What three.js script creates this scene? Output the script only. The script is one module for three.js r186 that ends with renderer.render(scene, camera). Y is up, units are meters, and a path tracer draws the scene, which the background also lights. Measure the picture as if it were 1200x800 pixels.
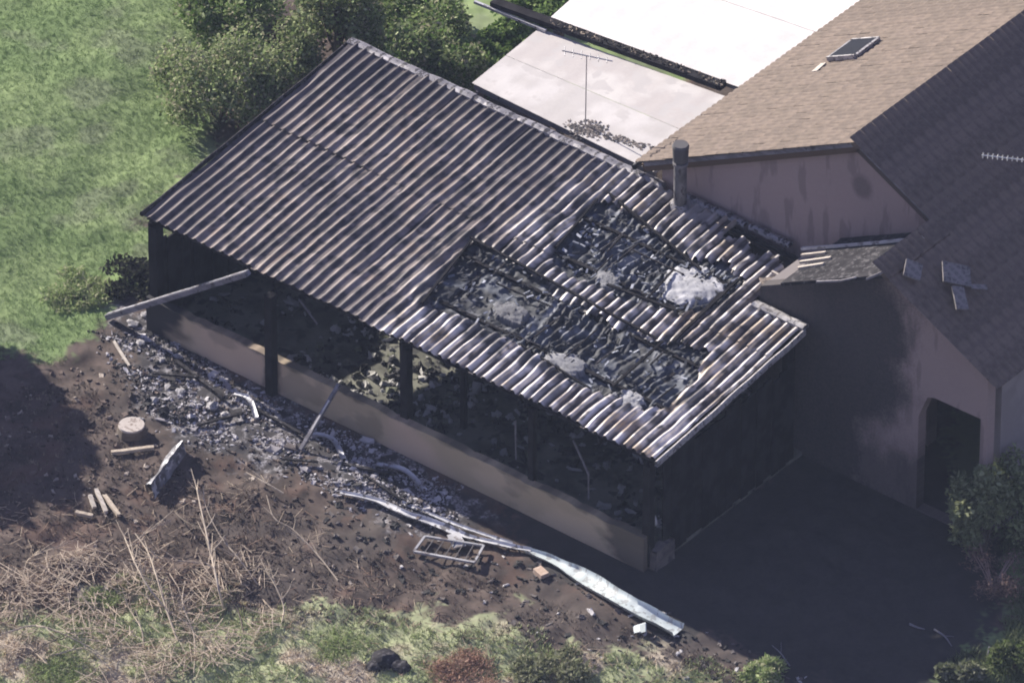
import * as THREE from 'three';
import { mergeGeometries } from 'three/addons/utils/BufferGeometryUtils.js';

// ---------------------------------------------------------------- camera, sky, sun, exposure
// World axes: +x along the outbuilding's eave, -z up its roof slope, y up. Metres.
const S = 0.0144, PW = 1200, PH = 800;              // metres per photograph pixel at the roof
const ELEV = 36 * Math.PI / 180, DIST = 170;
const RIGHT = new THREE.Vector3(0.7765, 0, -0.63).normalize();
const FWD = new THREE.Vector3(-0.63, 0, -0.7765).normalize();
const VIEW = FWD.clone().multiplyScalar(Math.cos(ELEV)).add(new THREE.Vector3(0, -Math.sin(ELEV), 0));
const TARGET = new THREE.Vector3(7.23, 2.35, -1.14);
const CAM = TARGET.clone().addScaledVector(VIEW, -DIST);
const camera = new THREE.PerspectiveCamera(2 * Math.atan(PH * S / 2 / DIST) * 180 / Math.PI, 1.5, 1, 2000);
camera.position.copy(CAM); camera.lookAt(TARGET); camera.updateMatrixWorld(true);
camera.focus = 400; camera.userData.fStop = 9;          // the long lens is focused a little far, so all is slightly soft

const scene = new THREE.Scene();
scene.fog = new THREE.FogExp2(new THREE.Color(0.62, 0.74, 1.0), 0.00022);
const SUN = new THREE.Vector3(-0.895, 0.4226, -0.14).normalize();
{ // clear blue sky, paler toward the horizon and round the sun
  const W = 256, H = 128, d = new Float32Array(W * H * 4);
  for (let j = 0; j < H; j++) for (let i = 0; i < W; i++) {
    const th = (0.5 - (j + 0.5) / H) * -Math.PI, ph = ((i + 0.5) / W - 0.5) * 2 * Math.PI;   // row 0 is straight down
    const x = Math.cos(th) * Math.cos(ph), y = Math.sin(th), z = Math.cos(th) * Math.sin(ph), e = Math.max(0, y), h = Math.pow(1 - e, 4), g = Math.pow(Math.max(0, x * SUN.x + y * SUN.y + z * SUN.z), 6), k = 4 * (j * W + i), q = y < 0 ? 0.7 : 1;
    d[k] = q * (0.088 + 0.16 * h + 0.08 * g); d[k + 1] = q * (0.105 + 0.15 * h + 0.065 * g); d[k + 2] = q * (0.22 + 0.13 * h + 0.05 * g); d[k + 3] = 1;
  }
  const t = new THREE.DataTexture(d, W, H, THREE.RGBAFormat, THREE.FloatType); t.mapping = THREE.EquirectangularReflectionMapping; t.magFilter = t.minFilter = THREE.LinearFilter; t.needsUpdate = true;
  scene.background = t; scene.environment = t;
}
const sun = new THREE.DirectionalLight(new THREE.Color(1, 0.93, 0.85), 5);
sun.position.copy(TARGET).addScaledVector(SUN, 60); sun.target.position.copy(TARGET);
sun.castShadow = true; sun.shadow.mapSize.set(4096, 4096);
Object.assign(sun.shadow.camera, { left: -22, right: 22, top: 22, bottom: -22, near: 1, far: 140 });
scene.add(sun, sun.target);
const renderer = new THREE.WebGLRenderer({ antialias: true });
renderer.setSize(1024, 682); renderer.toneMapping = THREE.LinearToneMapping;
renderer.toneMappingExposure = 2.0; renderer.shadowMap.enabled = true;

// ---------------------------------------------------------------- helpers
let seed = 7; const rnd = () => { seed = (seed * 1664525 + 1013904223) >>> 0; return seed / 4294967296; };
const rr = (a, b) => a + (b - a) * rnd();
const clamp = (x, a = 0, b = 1) => Math.min(b, Math.max(a, x));
const sst = (a, b, x) => { const t = clamp((x - a) / (b - a)); return t * t * (3 - 2 * t); };
const mix = (a, b, t) => a + (b - a) * t;
const mix3 = (a, b, t) => [mix(a[0], b[0], t), mix(a[1], b[1], t), mix(a[2], b[2], t)];
const HT = new Float32Array(65536); { let s = 991; for (let i = 0; i < 65536; i++) { s = (s * 1664525 + 1013904223) >>> 0; HT[i] = s / 4294967296; } }
const hsh = (x, y) => HT[((x * 374761 + y * 668265 + ((x * 131) ^ (y * 977))) & 65535)];
function vn(x, y) {
  const xi = Math.floor(x), yi = Math.floor(y), u = x - xi, v = y - yi;
  const a = u * u * (3 - 2 * u), b = v * v * (3 - 2 * v);
  return mix(mix(hsh(xi, yi), hsh(xi + 1, yi), a), mix(hsh(xi, yi + 1), hsh(xi + 1, yi + 1), a), b);
}
function fbm(x, y, o = 4) { let s = 0, a = 0.5, t = 0; for (let i = 0; i < o; i++) { s += a * vn(x, y); t += a; a *= 0.5; x = x * 2.03 + 17.1; y = y * 2.03 + 5.7; } return s / t; }
const V3 = (x, y, z) => new THREE.Vector3(x, y, z);
function ray(px, py) {
  const h = Math.tan(camera.fov * Math.PI / 360);
  const up = RIGHT.clone().cross(VIEW);
  return VIEW.clone().addScaledVector(RIGHT, (px / PW * 2 - 1) * h * 1.5).addScaledVector(up, (1 - py / PH * 2) * h).normalize();
}
const at = (px, py, y = 0) => { const d = ray(px, py); return CAM.clone().addScaledVector(d, (y - CAM.y) / d.y); };
function atPlane(px, py, p0, n) { const d = ray(px, py); return CAM.clone().addScaledVector(d, p0.clone().sub(CAM).dot(n) / d.dot(n)); }
function inPoly(x, y, P) { let c = false; for (let i = 0, j = P.length - 1; i < P.length; j = i++) { const [a, b] = P[i], [d, e] = P[j]; if ((b > y) !== (e > y) && x < (d - a) * (y - b) / (e - b) + a) c = !c; } return c; }
function segD(x, y, a, b, c, d) { const dx = c - a, dy = d - b, t = clamp(((x - a) * dx + (y - b) * dy) / (dx * dx + dy * dy)); return Math.hypot(x - a - t * dx, y - b - t * dy); }
function sdPoly(x, y, P) { let m = 1e9; for (let i = 0, j = P.length - 1; i < P.length; j = i++) m = Math.min(m, segD(x, y, P[i][0], P[i][1], P[j][0], P[j][1])); return inPoly(x, y, P) ? -m : m; }
const groundPoly = P => P.map(([x, y]) => { const p = at(x, y, 0); return [p.x, p.z]; });

const taken = {};
function numbered(n) { taken[n] = (taken[n] ?? -1) + 1; return taken[n] ? `${n}_${String(taken[n]).padStart(3, '0')}` : n; }
function tag(o, label, category, group, kind) { o.userData.label = label; o.userData.category = category; if (group) o.userData.group = group; if (kind) o.userData.kind = kind; return o; }
function thing(name, label, category, p = [0, 0, 0], turn = 0, group) {
  const o = new THREE.Group(); o.name = numbered(name); o.position.set(...p); o.rotation.y = turn; scene.add(o); return tag(o, label, category, group);
}
function merge(gs) {
  if (!Array.isArray(gs)) return gs;
  if (gs.length === 1) return gs[0];
  const keep = gs.every(g => g.attributes.color);
  return mergeGeometries(gs.map(g => { let h = g.index ? g.toNonIndexed() : g; if (!keep) h.deleteAttribute('color'); if (!h.attributes.uv) h.setAttribute('uv', new THREE.BufferAttribute(new Float32Array(h.attributes.position.count * 2), 2)); return h; }));
}
function mesh(name, gs, m, parent = scene) {
  const o = new THREE.Mesh(merge(gs), m); o.name = parent === scene ? numbered(name) : name; o.castShadow = o.receiveShadow = true; parent.add(o); return o;
}
// box-projected uv in metres
function boxUV(g, k = 1) {
  if (g.index) g = g.toNonIndexed();
  g.computeVertexNormals();
  const p = g.attributes.position, n = g.attributes.normal, uv = new Float32Array(p.count * 2);
  for (let i = 0; i < p.count; i++) {
    const ax = Math.abs(n.getX(i)), ay = Math.abs(n.getY(i)), az = Math.abs(n.getZ(i));
    let u, v; if (ay >= ax && ay >= az) { u = p.getX(i); v = p.getZ(i); } else if (ax >= az) { u = p.getZ(i); v = p.getY(i); } else { u = p.getX(i); v = p.getY(i); }
    uv[2 * i] = u * k; uv[2 * i + 1] = v * k;
  }
  g.setAttribute('uv', new THREE.BufferAttribute(uv, 2)); return g;
}
function box(w, h, d, x = 0, y = 0, z = 0, rx = 0, ry = 0, rz = 0) {
  const g = new THREE.BoxGeometry(w, h, d); g.applyMatrix4(new THREE.Matrix4().compose(V3(x, y, z), new THREE.Quaternion().setFromEuler(new THREE.Euler(rx, ry, rz)), V3(1, 1, 1))); return boxUV(g);
}
// bar between two points; jitter roughens it like charred timber
function bar(a, b, w, h, jit = 0, seg = 1, roll = 0) {
  const L = a.distanceTo(b), g = new THREE.BoxGeometry(w, h, L, jit ? 2 : 1, jit ? 2 : 1, seg);
  if (jit) { const p = g.attributes.position; const ph = rnd() * 99; for (let i = 0; i < p.count; i++) { const z = p.getZ(i), q = Math.round(z * 50), sx = p.getX(i), sy = p.getY(i); p.setXYZ(i, sx * (1 - jit * vn(q * 0.21 + ph, sx * 40 + 3)) + jit * 0.3 * w * (fbm(z * 1.5 + ph, 3, 2) - 0.5), sy * (1 - jit * vn(q * 0.27 + ph, sy * 40 + 9)), z + (Math.abs(z) > L * 0.49 ? jit * 0.15 * (vn(sx * 90, sy * 90 + ph) - 0.5) : 0)); } }
  const m = new THREE.Matrix4().lookAt(b, a, Math.abs(b.clone().sub(a).normalize().y) > 0.95 ? V3(1, 0, 0) : V3(0, 1, 0));
  if (roll) g.rotateZ(roll);
  g.applyMatrix4(m); g.translate((a.x + b.x) / 2, (a.y + b.y) / 2, (a.z + b.z) / 2); return boxUV(g);
}
function tube(pts, r0, r1 = r0, seg = 14, rad = 6) {
  const c = new THREE.CatmullRomCurve3(pts), g = new THREE.TubeGeometry(c, seg, 1, rad, false), p = g.attributes.position;
  for (let i = 0; i <= seg; i++) { const o = c.getPointAt(i / seg), r = mix(r0, r1, i / seg); for (let j = 0; j <= rad; j++) { const k = i * (rad + 1) + j; p.setXYZ(k, o.x + (p.getX(k) - o.x) * r, o.y + (p.getY(k) - o.y) * r, o.z + (p.getZ(k) - o.z) * r); } }
  const uv = g.attributes.uv, L = c.getLength(); for (let i = 0; i < uv.count; i++) uv.setXY(i, uv.getX(i) * L, uv.getY(i) * r0 * 6);
  g.computeVertexNormals(); return g;
}
// lumpy stone / chunk
function chunk(r, sy = 0.7, sd = 1, detail = 1, jag = 0.45) {
  const g = new THREE.IcosahedronGeometry(r, detail), p = g.attributes.position;
  for (let i = 0; i < p.count; i++) { const v = V3().fromBufferAttribute(p, i), n = v.clone().normalize(), k = 1 - jag / 2 + jag * (vn(n.x * 1.9 + sd * 7.3, n.y * 1.9 + n.z * 2.3 + sd * 3.1)); p.setXYZ(i, v.x * k, v.y * k * sy, v.z * k); }
  return boxUV(g);
}
function fill(o, fn) { const g = o.geometry ?? o, p = g.attributes.position, c = new Float32Array(p.count * 3); for (let i = 0; i < p.count; i++) { const a = fn(p.getX(i), p.getY(i), p.getZ(i), i); c[3 * i] = a[0]; c[3 * i + 1] = a[1]; c[3 * i + 2] = a[2]; } g.setAttribute('color', new THREE.BufferAttribute(c, 3)); return o; }
const toS = v => Math.round(255 * (v <= 0.0031308 ? 12.92 * v : 1.055 * Math.pow(v, 1 / 2.4) - 0.055));
const SR = new Uint8Array(4097); for (let i = 0; i <= 4096; i++) SR[i] = toS(i / 4096);
function tex(w, h, fn, rx = 1, ry = 1, wrap = THREE.RepeatWrapping, srgb = true) {
  const d = new Uint8Array(w * h * 4);
  for (let j = 0; j < h; j++) for (let i = 0; i < w; i++) { const c = fn(i / w, j / h, i, j), k = 4 * (j * w + i); for (let q = 0; q < 3; q++) d[k + q] = srgb ? SR[Math.round(clamp(c[q]) * 4096)] : clamp(c[q]) * 255; d[k + 3] = 255; }
  const t = new THREE.DataTexture(d, w, h); t.magFilter = THREE.LinearFilter; t.minFilter = THREE.LinearMipmapLinearFilter; t.generateMipmaps = true;
  t.wrapS = t.wrapT = wrap; t.repeat.set(rx, ry); if (srgb) t.colorSpace = THREE.SRGBColorSpace; t.needsUpdate = true; return t;
}
// tileable-enough mottled texture: mirrored so no seam shows; size is metres per tile
function mottle(a, b, size, f = 6, stretch = 1, spot, sd = 0) {
  return tex(256, 256, (u, v) => { const n = fbm(u * f + sd, v * f * stretch + sd * 1.7, 5), k = vn(u * 90 + sd, v * 90); let c = mix3(a, b, sst(0.3, 0.7, n) * 0.8 + 0.2 * k); if (spot) c = mix3(c, spot, sst(0.6, 0.68, fbm(u * f * 2.1 + 40 + sd, v * f * 2.1, 4))); return c; }, 1 / size, 1 / size, THREE.MirroredRepeatWrapping);
}
const M = (o) => new THREE.MeshStandardMaterial({ roughness: 0.9, ...o });
const rgb = (r, g, b) => new THREE.Color().setRGB(r, g, b);
const charT = mottle([0.018, 0.017, 0.019], [0.045, 0.042, 0.045], 0.8, 7, 1, [0.11, 0.105, 0.11], 3);
const MAT = {
  charAndShade: new THREE.MeshPhysicalMaterial({ map: charT, roughness: 0.95, specularIntensity: 0.2 }),
  charDark: new THREE.MeshPhysicalMaterial({ roughness: 0.95, specularIntensity: 0.2, map: mottle([0.013, 0.012, 0.014], [0.03, 0.028, 0.03], 1.1, 6, 1, null, 8) }),
  greyWood: M({ map: mottle([0.16, 0.15, 0.16], [0.27, 0.26, 0.28], 0.7, 3, 6, [0.07, 0.065, 0.07], 5) }),
  paleWood: M({ map: mottle([0.42, 0.37, 0.31], [0.58, 0.52, 0.45], 0.7, 4, 5, null, 11) }),
  zinc: M({ map: mottle([0.38, 0.38, 0.4], [0.56, 0.56, 0.58], 0.9, 5, 1, [0.2, 0.18, 0.18], 13), metalness: 0.4, roughness: 0.5 }),
  whitePaint: M({ map: mottle([0.55, 0.54, 0.53], [0.72, 0.71, 0.7], 1.3, 5, 1, [0.3, 0.28, 0.27], 17), roughness: 0.6 }),
  bark: M({ map: mottle([0.09, 0.07, 0.055], [0.19, 0.155, 0.12], 0.3, 5, 3, null, 19) }),
  twig: M({ map: mottle([0.4, 0.33, 0.25], [0.58, 0.49, 0.38], 0.2, 5, 3, null, 23) }),
  glass: new THREE.MeshPhysicalMaterial({ color: rgb(0.02, 0.022, 0.03), roughness: 0.5, metalness: 0, specularIntensity: 0.08 }),
};
const lam = (r, g, b, rough = 0.9) => M({ color: rgb(r, g, b), roughness: rough });

// ---------------------------------------------------------------- ground
const ZP = {
  lawn: groundPoly([[-160, -120], [330, -120], [300, 60], [240, 170], [180, 240], [214, 300], [150, 318], [112, 335], [108, 385], [75, 425], [30, 418], [-20, 395], [-160, 360]]),
  back: groundPoly([[330, -160], [900, -160], [760, 180], [600, 100], [420, 40]]),
  ash: groundPoly([[130, 360], [250, 370], [340, 470], [520, 560], [560, 610], [470, 612], [380, 560], [250, 540], [190, 520], [130, 440]]),
  charAndShade: groundPoly([[600, 560], [770, 600], [860, 560], [1000, 480], [1200, 560], [1185, 660], [1160, 790], [1080, 830], [960, 815], [800, 740], [640, 668]]),  // shade painted into the ground where outbuilding and wing cast their shadow
  straw: groundPoly([[-120, 735], [60, 720], [130, 668], [250, 690], [420, 715], [520, 735], [640, 752], [800, 780], [900, 792], [900, 900], [-120, 900]]),
  rightGreen: groundPoly([[1120, 470], [1400, 470], [1400, 900], [1090, 900], [1115, 785], [1180, 740], [1195, 640], [1130, 590]]),
};
const shedPoly = [[-0.2, 0.2], [11.4, 0.2], [11.4, -6], [-0.2, -6]];
const lump = (x, z) => { const q = sst(0.35, -0.5, Math.min(sdPoly(x, z, ZP.ash), 9)); return q; };
const GW = 34, GX = 7.5, GZ = -1;                         // textured square of ground
function gyRaw(x, z) {
  const b = sdPoly(x, z, shedPoly), keep = sst(0.05, 1.2, b), house = x > 6 && z < -4 ? 0 : 1;
  let h = (fbm(x * 0.35, z * 0.35, 3) - 0.5) * 0.22 * keep;
  const lawn = sst(-0.3, 0.4, -sdPoly(x, z, ZP.lawn));
  h += keep * (1 - lawn) * ((fbm(x * 1.7 + 9, z * 1.7, 4) - 0.5) * 0.16 + (vn(x * 6, z * 6) - 0.5) * 0.035) + keep * lawn * (fbm(x * 1.1, z * 1.1 + 4, 3) - 0.5) * 0.12;
  const p = at(140, 706, 0); h -= 0.22 * Math.exp(-((x - p.x) ** 2 + (z - p.z) ** 2) / 0.09);
  return h * house;
}
const GN = 440, GH = new Float32Array((GN + 1) * (GN + 1));
for (let j = 0; j <= GN; j++) for (let i = 0; i <= GN; i++) GH[j * (GN + 1) + i] = gyRaw(GX - GW / 2 + i * GW / GN, GZ - GW / 2 + j * GW / GN);
function gy(x, z) {
  const u = clamp((x - GX + GW / 2) / GW * GN, 0, GN - 0.001), v = clamp((z - GZ + GW / 2) / GW * GN, 0, GN - 0.001), i = Math.floor(u), j = Math.floor(v), a = u - i, b = v - j, k = j * (GN + 1) + i;
  return mix(mix(GH[k], GH[k + 1], a), mix(GH[k + GN + 1], GH[k + GN + 2], a), b);
}
const gp = (px, py, dy = 0) => { let p = at(px, py, 0); p = at(px, py, gy(p.x, p.z)); p.y = gy(p.x, p.z) + dy; return p; };
{
  const ax = [], az = [];
  for (const q of [-300, -80, -30]) { ax.push(GX - GW / 2 + q); az.push(GZ - GW / 2 + q); }
  for (let i = 0; i <= GN; i++) { ax.push(GX - GW / 2 + i * GW / GN); az.push(GZ - GW / 2 + i * GW / GN); }
  for (const q of [30, 80, 300]) { ax.push(GX + GW / 2 + q); az.push(GZ + GW / 2 + q); }
  const n = ax.length, pos = new Float32Array(n * n * 3), uv = new Float32Array(n * n * 2), idx = [];
  for (let j = 0; j < n; j++) for (let i = 0; i < n; i++) { const k = j * n + i; pos[3 * k] = ax[i]; pos[3 * k + 1] = gy(ax[i], az[j]); pos[3 * k + 2] = az[j]; uv[2 * k] = (ax[i] - GX) / GW + 0.5; uv[2 * k + 1] = (az[j] - GZ) / GW + 0.5; if (i && j) idx.push(k - n - 1, k - 1, k, k - n - 1, k, k - n); }
  const g = new THREE.BufferGeometry(); g.setAttribute('position', new THREE.BufferAttribute(pos, 3)); g.setAttribute('uv', new THREE.BufferAttribute(uv, 2)); g.setIndex(idx); g.computeVertexNormals();
  const N = 1536, W = (a, x, z, n) => sst(0.2, -0.2, sdC(a, x, z) + n * 1.5 + (vn(x * 5 + 3, z * 5) - 0.5) * 0.35 + (vn(x * 17, z * 17 + 9) - 0.5) * 0.3);
  // coarse signed-distance tables so the map computes fast
  const Q = 128, T = {}; for (const k in ZP) { const t = T[k] = new Float32Array(Q * Q); for (let j = 0; j < Q; j++) for (let i = 0; i < Q; i++) t[j * Q + i] = sdPoly(GX + ((i + 0.5) / Q - 0.5) * GW, GZ + ((j + 0.5) / Q - 0.5) * GW, ZP[k]); }
  function sdC(k, x, z) { const u = clamp(((x - GX) / GW + 0.5) * Q - 0.5, 0, Q - 1.001), v = clamp(((z - GZ) / GW + 0.5) * Q - 0.5, 0, Q - 1.001), i = Math.floor(u), j = Math.floor(v), t = T[k], o = j * Q + i; return mix(mix(t[o], t[o + 1], u - i), mix(t[o + Q], t[o + Q + 1], u - i), v - j); }
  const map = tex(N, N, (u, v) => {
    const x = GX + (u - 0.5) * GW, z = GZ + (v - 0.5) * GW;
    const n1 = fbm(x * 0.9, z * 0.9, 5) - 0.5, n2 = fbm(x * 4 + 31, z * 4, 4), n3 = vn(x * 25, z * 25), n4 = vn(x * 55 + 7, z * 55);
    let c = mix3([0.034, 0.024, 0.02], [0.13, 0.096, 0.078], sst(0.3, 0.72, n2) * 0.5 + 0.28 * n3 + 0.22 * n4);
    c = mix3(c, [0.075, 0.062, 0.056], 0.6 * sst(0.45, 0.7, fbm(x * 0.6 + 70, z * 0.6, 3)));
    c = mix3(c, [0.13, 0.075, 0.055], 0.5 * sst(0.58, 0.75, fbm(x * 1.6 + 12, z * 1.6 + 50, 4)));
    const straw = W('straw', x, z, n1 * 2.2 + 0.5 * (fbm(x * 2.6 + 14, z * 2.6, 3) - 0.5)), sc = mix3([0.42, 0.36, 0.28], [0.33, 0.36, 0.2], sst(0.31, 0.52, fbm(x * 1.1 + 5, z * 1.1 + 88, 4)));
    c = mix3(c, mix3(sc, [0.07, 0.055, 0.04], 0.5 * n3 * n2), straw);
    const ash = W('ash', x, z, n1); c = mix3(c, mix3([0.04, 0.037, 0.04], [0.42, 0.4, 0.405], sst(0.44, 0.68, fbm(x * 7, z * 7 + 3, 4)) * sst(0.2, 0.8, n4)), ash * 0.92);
    const ch = W('charAndShade', x, z, n1); c = mix3(c, mix3([0.02, 0.019, 0.02], [0.05, 0.045, 0.043], n2 * 0.7 + n3 * 0.3), ch);
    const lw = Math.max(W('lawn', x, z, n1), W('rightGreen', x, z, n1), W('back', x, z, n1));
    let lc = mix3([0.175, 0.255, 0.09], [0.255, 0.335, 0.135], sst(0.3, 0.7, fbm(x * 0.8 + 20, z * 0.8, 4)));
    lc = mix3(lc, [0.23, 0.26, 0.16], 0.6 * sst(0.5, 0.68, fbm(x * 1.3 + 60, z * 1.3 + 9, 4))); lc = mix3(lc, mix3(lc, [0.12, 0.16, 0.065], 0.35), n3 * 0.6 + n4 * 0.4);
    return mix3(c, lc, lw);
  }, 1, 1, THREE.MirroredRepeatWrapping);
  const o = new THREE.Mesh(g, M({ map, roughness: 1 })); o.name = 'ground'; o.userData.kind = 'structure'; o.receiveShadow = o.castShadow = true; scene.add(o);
}

// ---------------------------------------------------------------- fire-damaged outbuilding
const EAVE = 2.35, PITCH = 6.3 * Math.PI / 180, SL = 5.63, LEN = 11.2, NOTX = 10.1, NOTS = 4.02;
const roofN = V3(0, Math.cos(PITCH), Math.sin(PITCH));
const rp = (x, s, h = 0) => V3(x, EAVE + s * Math.sin(PITCH) + h * roofN.y, -s * Math.cos(PITCH) + h * roofN.z);
const toRoof = (px, py) => { const p = atPlane(px, py, V3(0, EAVE, 0), roofN); return [p.x, -p.z / Math.cos(PITCH)]; };
const shed = thing('burnt_outbuilding', 'long fire-gutted outbuilding with buckled corrugated metal roof and low front wall', 'outbuilding');
const HOLE = [
  [[554, 282], [598, 306], [639, 336], [659, 352], [716, 380], [775, 400], [828, 412], [815, 440], [785, 478], [755, 477], [722, 463], [678, 449], [612, 405], [554, 372], [500, 356], [510, 336]],
  [[698, 235], [739, 251], [758, 268], [799, 301], [850, 312], [868, 332], [835, 362], [800, 366], [761, 356], [703, 334], [668, 318], [648, 300], [672, 268]],
].map(P => P.map(([x, y]) => toRoof(x, y)));
const holeD = (x, s) => Math.min(sdPoly(x, s, HOLE[0]), sdPoly(x, s, HOLE[1]));
const RIB = 0.2;
const PROF = [[0, 0], [0.035, 0], [0.07, 0], [0.095, 0]]; for (let i = 1; i < 8; i++) PROF.push([0.1 + 0.1 * (i - 0.5) / 7, Math.sin(Math.PI * (i - 0.5) / 7)]);
const ribH = x => mix(0.04, 0.062, sst(5, 6.2, x));        // the sheets toward the house are deeper troughed
function warp(x, s) {                                      // buckling of the heated sheets
  const heat = sst(1.4, 0, holeD(x, s));
  return (fbm(x * 0.6, s * 0.5 + 7, 3) - 0.5) * 0.08 + (fbm(x * 1.7, s * 1.4 + 2, 2) - 0.5) * 0.025 + heat * (fbm(x * 2.1, s * 2.6, 3) - 0.5) * 0.085 + 0.006 * Math.sin(s * 3.1 + fbm(x, 2, 2) * 9) * sst(4.5, 8, x);
}
function sheetColour(x, s) {                                // scorched coating: patches, runs and specks of soot
  const right = sst(4.6, 6.4, x + (fbm(x * 0.7, s * 0.9, 3) - 0.5) * 3.2 - s * 0.15), heat = sst(1.2, 0.05, holeD(x, s)), rib = Math.floor(x / RIB + 0.25);
  const st = fbm(rib * 3.7, s * 1.1, 4), bl = fbm(x * 0.8 + 50, s * 0.9 + 8, 4), fine = vn(x * 37, s * 15), speck = fbm(x * 9 + 70, s * 5.5, 3);
  let c = mix3([0.13, 0.105, 0.095], [0.255, 0.215, 0.198], sst(0.3, 0.7, st * 0.5 + bl * 0.5));
  c = mix3(c, mix3([0.58, 0.54, 0.51], [0.8, 0.755, 0.72], sst(0.3, 0.7, st)), right);
  c = mix3(c, [0.4, 0.29, 0.15], sst(0.57, 0.7, fbm(x * 1.9 + 33, s * 2.2, 4)) * right * 0.6);
  c = mix3(c, [0.15, 0.1, 0.075], sst(0.62, 0.74, fbm(x * 3 + 3, s * 3 + 60, 4)) * 0.5);
  c = mix3(c, [0.028, 0.023, 0.028], sst(0.53 + 0.08 * right, 0.62 + 0.1 * right, speck) * 0.85);
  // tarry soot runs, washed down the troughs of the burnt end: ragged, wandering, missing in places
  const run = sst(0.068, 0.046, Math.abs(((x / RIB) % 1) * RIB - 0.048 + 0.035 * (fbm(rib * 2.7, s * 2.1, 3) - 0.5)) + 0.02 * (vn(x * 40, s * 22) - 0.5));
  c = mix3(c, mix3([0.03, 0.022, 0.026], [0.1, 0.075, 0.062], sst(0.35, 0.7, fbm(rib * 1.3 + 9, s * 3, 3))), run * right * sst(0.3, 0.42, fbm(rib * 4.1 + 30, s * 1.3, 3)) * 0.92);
  c = mix3(c, [0.045, 0.038, 0.045], sst(0.52, 0.66, bl) * 0.6 * (1 - 0.75 * right));
  c = mix3(c, [0.03, 0.026, 0.032], sst(4.3, 5.4, s + (fbm(x * 1.4, s * 1.2 + 3, 4) - 0.5) * 1.8) * 0.65 * (1 - 0.6 * right));
  c = mix3(c, [0.05, 0.042, 0.05], sst(1.3, 0.2, x + (fbm(x * 2, s * 0.8 + 20, 3) - 0.5) * 1.2) * 0.6);
  c = mix3(c, [0.026, 0.025, 0.029], heat * sst(0.5, 0.62, fbm(x * 4 + 8, s * 4, 3)) * 0.8);
  for (const q of [1.2, 2.35, 4.3]) c = mix3(c, [0.03, 0.022, 0.022], sst(0.035, 0.015, Math.abs(s - q - 0.02 * Math.sin(rib * 7))) * sst(0.42, 0.5, hsh(rib, Math.round(q * 9))) * 0.8);
  const k = 0.78 + 0.44 * fine; return [c[0] * k, c[1] * k, c[2] * k];
}
const MSheet = M({ vertexColors: true, metalness: 0.22, roughness: 0.48 });
const PERS = 4;                                           // ribs per sheet
function roofSheet(i0, s0, s1, lift) {
  const cols = [], x0 = i0 * PERS * RIB;
  for (let r = 0; r < PERS; r++) for (const [dx, h] of PROF) cols.push([x0 + r * RIB + dx, h]);
  cols.push([x0 + PERS * RIB + 0.05, 0.002]);
  const tilt = rr(-0.008, 0.008), sh = rr(-0.05, 0.05), n = Math.round((s1 - s0) / 0.065), pos = [], idx = [], W = cols.length, col = [], keep = [];
  for (let j = 0; j <= n; j++) for (let i = 0; i < W; i++) {
    const [x, h] = cols[i], s = mix(s0 + (s0 > 1 ? 0 : 0.02 * (i0 % 3)), s1 + (s1 > 5 ? sh : 0), j / n), d = holeD(x, s), wob = sst(5, 8, x) * 0.012 * (fbm(Math.floor(x / RIB + 0.2) * 3.7, s * 1.9, 2) - 0.5) * 2;
    const droop = 0.1 * sst(0.14, -0.05, d) * vn(x * 5, s * 5), bent = s0 < 1 && s < 0.12 ? 0.02 * (vn(x * 3, 1) - 0.7) : 0;
    const p = rp(x + wob, s, (h > 0 ? h ** mix(0.8, 0.32, sst(5, 6.2, x)) : 0) * ribH(x) * (0.85 + 0.3 * vn(x * 2, s * 2)) + lift + warp(x, s) - droop + tilt * (s - s0) + bent); pos.push(p.x, p.y, p.z);
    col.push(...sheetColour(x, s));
    keep.push(d + 0.3 * (fbm(x * 3.4, s * 2.2, 4) - 0.5) > 0 && !(x > NOTX + 0.02 && s > NOTS) && x < LEN + 0.01 && !(x > 8.6 && s > 5.1 + 0.3 * vn(x * 3, 5)));
  }
  for (let j = 1; j <= n; j++) for (let i = 1; i < W; i++) { const k = j * W + i; if (keep[k] && keep[k - 1] && keep[k - W] && keep[k - W - 1]) idx.push(k - W - 1, k - W, k, k - W - 1, k, k - 1); }
  const par = pos.map((_, i) => i), find = a => { while (par[a] !== a) a = par[a] = par[par[a]]; return a; };
  for (let k = 0; k < idx.length; k += 3) { par[find(idx[k])] = find(idx[k + 1]); par[find(idx[k + 1])] = find(idx[k + 2]); }
  const comp = {}; for (let k = 0; k < idx.length; k += 3) (comp[find(idx[k])] ??= []).push(idx[k], idx[k + 1], idx[k + 2]);
  for (const id of Object.values(comp)) {                  // a torn sheet leaves separate strips
    if (id.length < 180) continue;
    const used = new Map(), p2 = [], c2 = [], i2 = id.map(k => { if (!used.has(k)) { used.set(k, p2.length / 3); p2.push(pos[3 * k], pos[3 * k + 1], pos[3 * k + 2]); c2.push(col[3 * k], col[3 * k + 1], col[3 * k + 2]); } return used.get(k); });
    const g = new THREE.BufferGeometry(); g.setAttribute('position', new THREE.Float32BufferAttribute(p2, 3)); g.setAttribute('color', new THREE.Float32BufferAttribute(c2, 3)); g.setIndex(i2); g.computeVertexNormals();
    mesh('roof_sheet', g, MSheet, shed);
  }
}
for (let i = 0; i < 14; i++) { roofSheet(i, 0, 3.25, 0); roofSheet(i, 3.12, SL, 0.012); }
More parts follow.
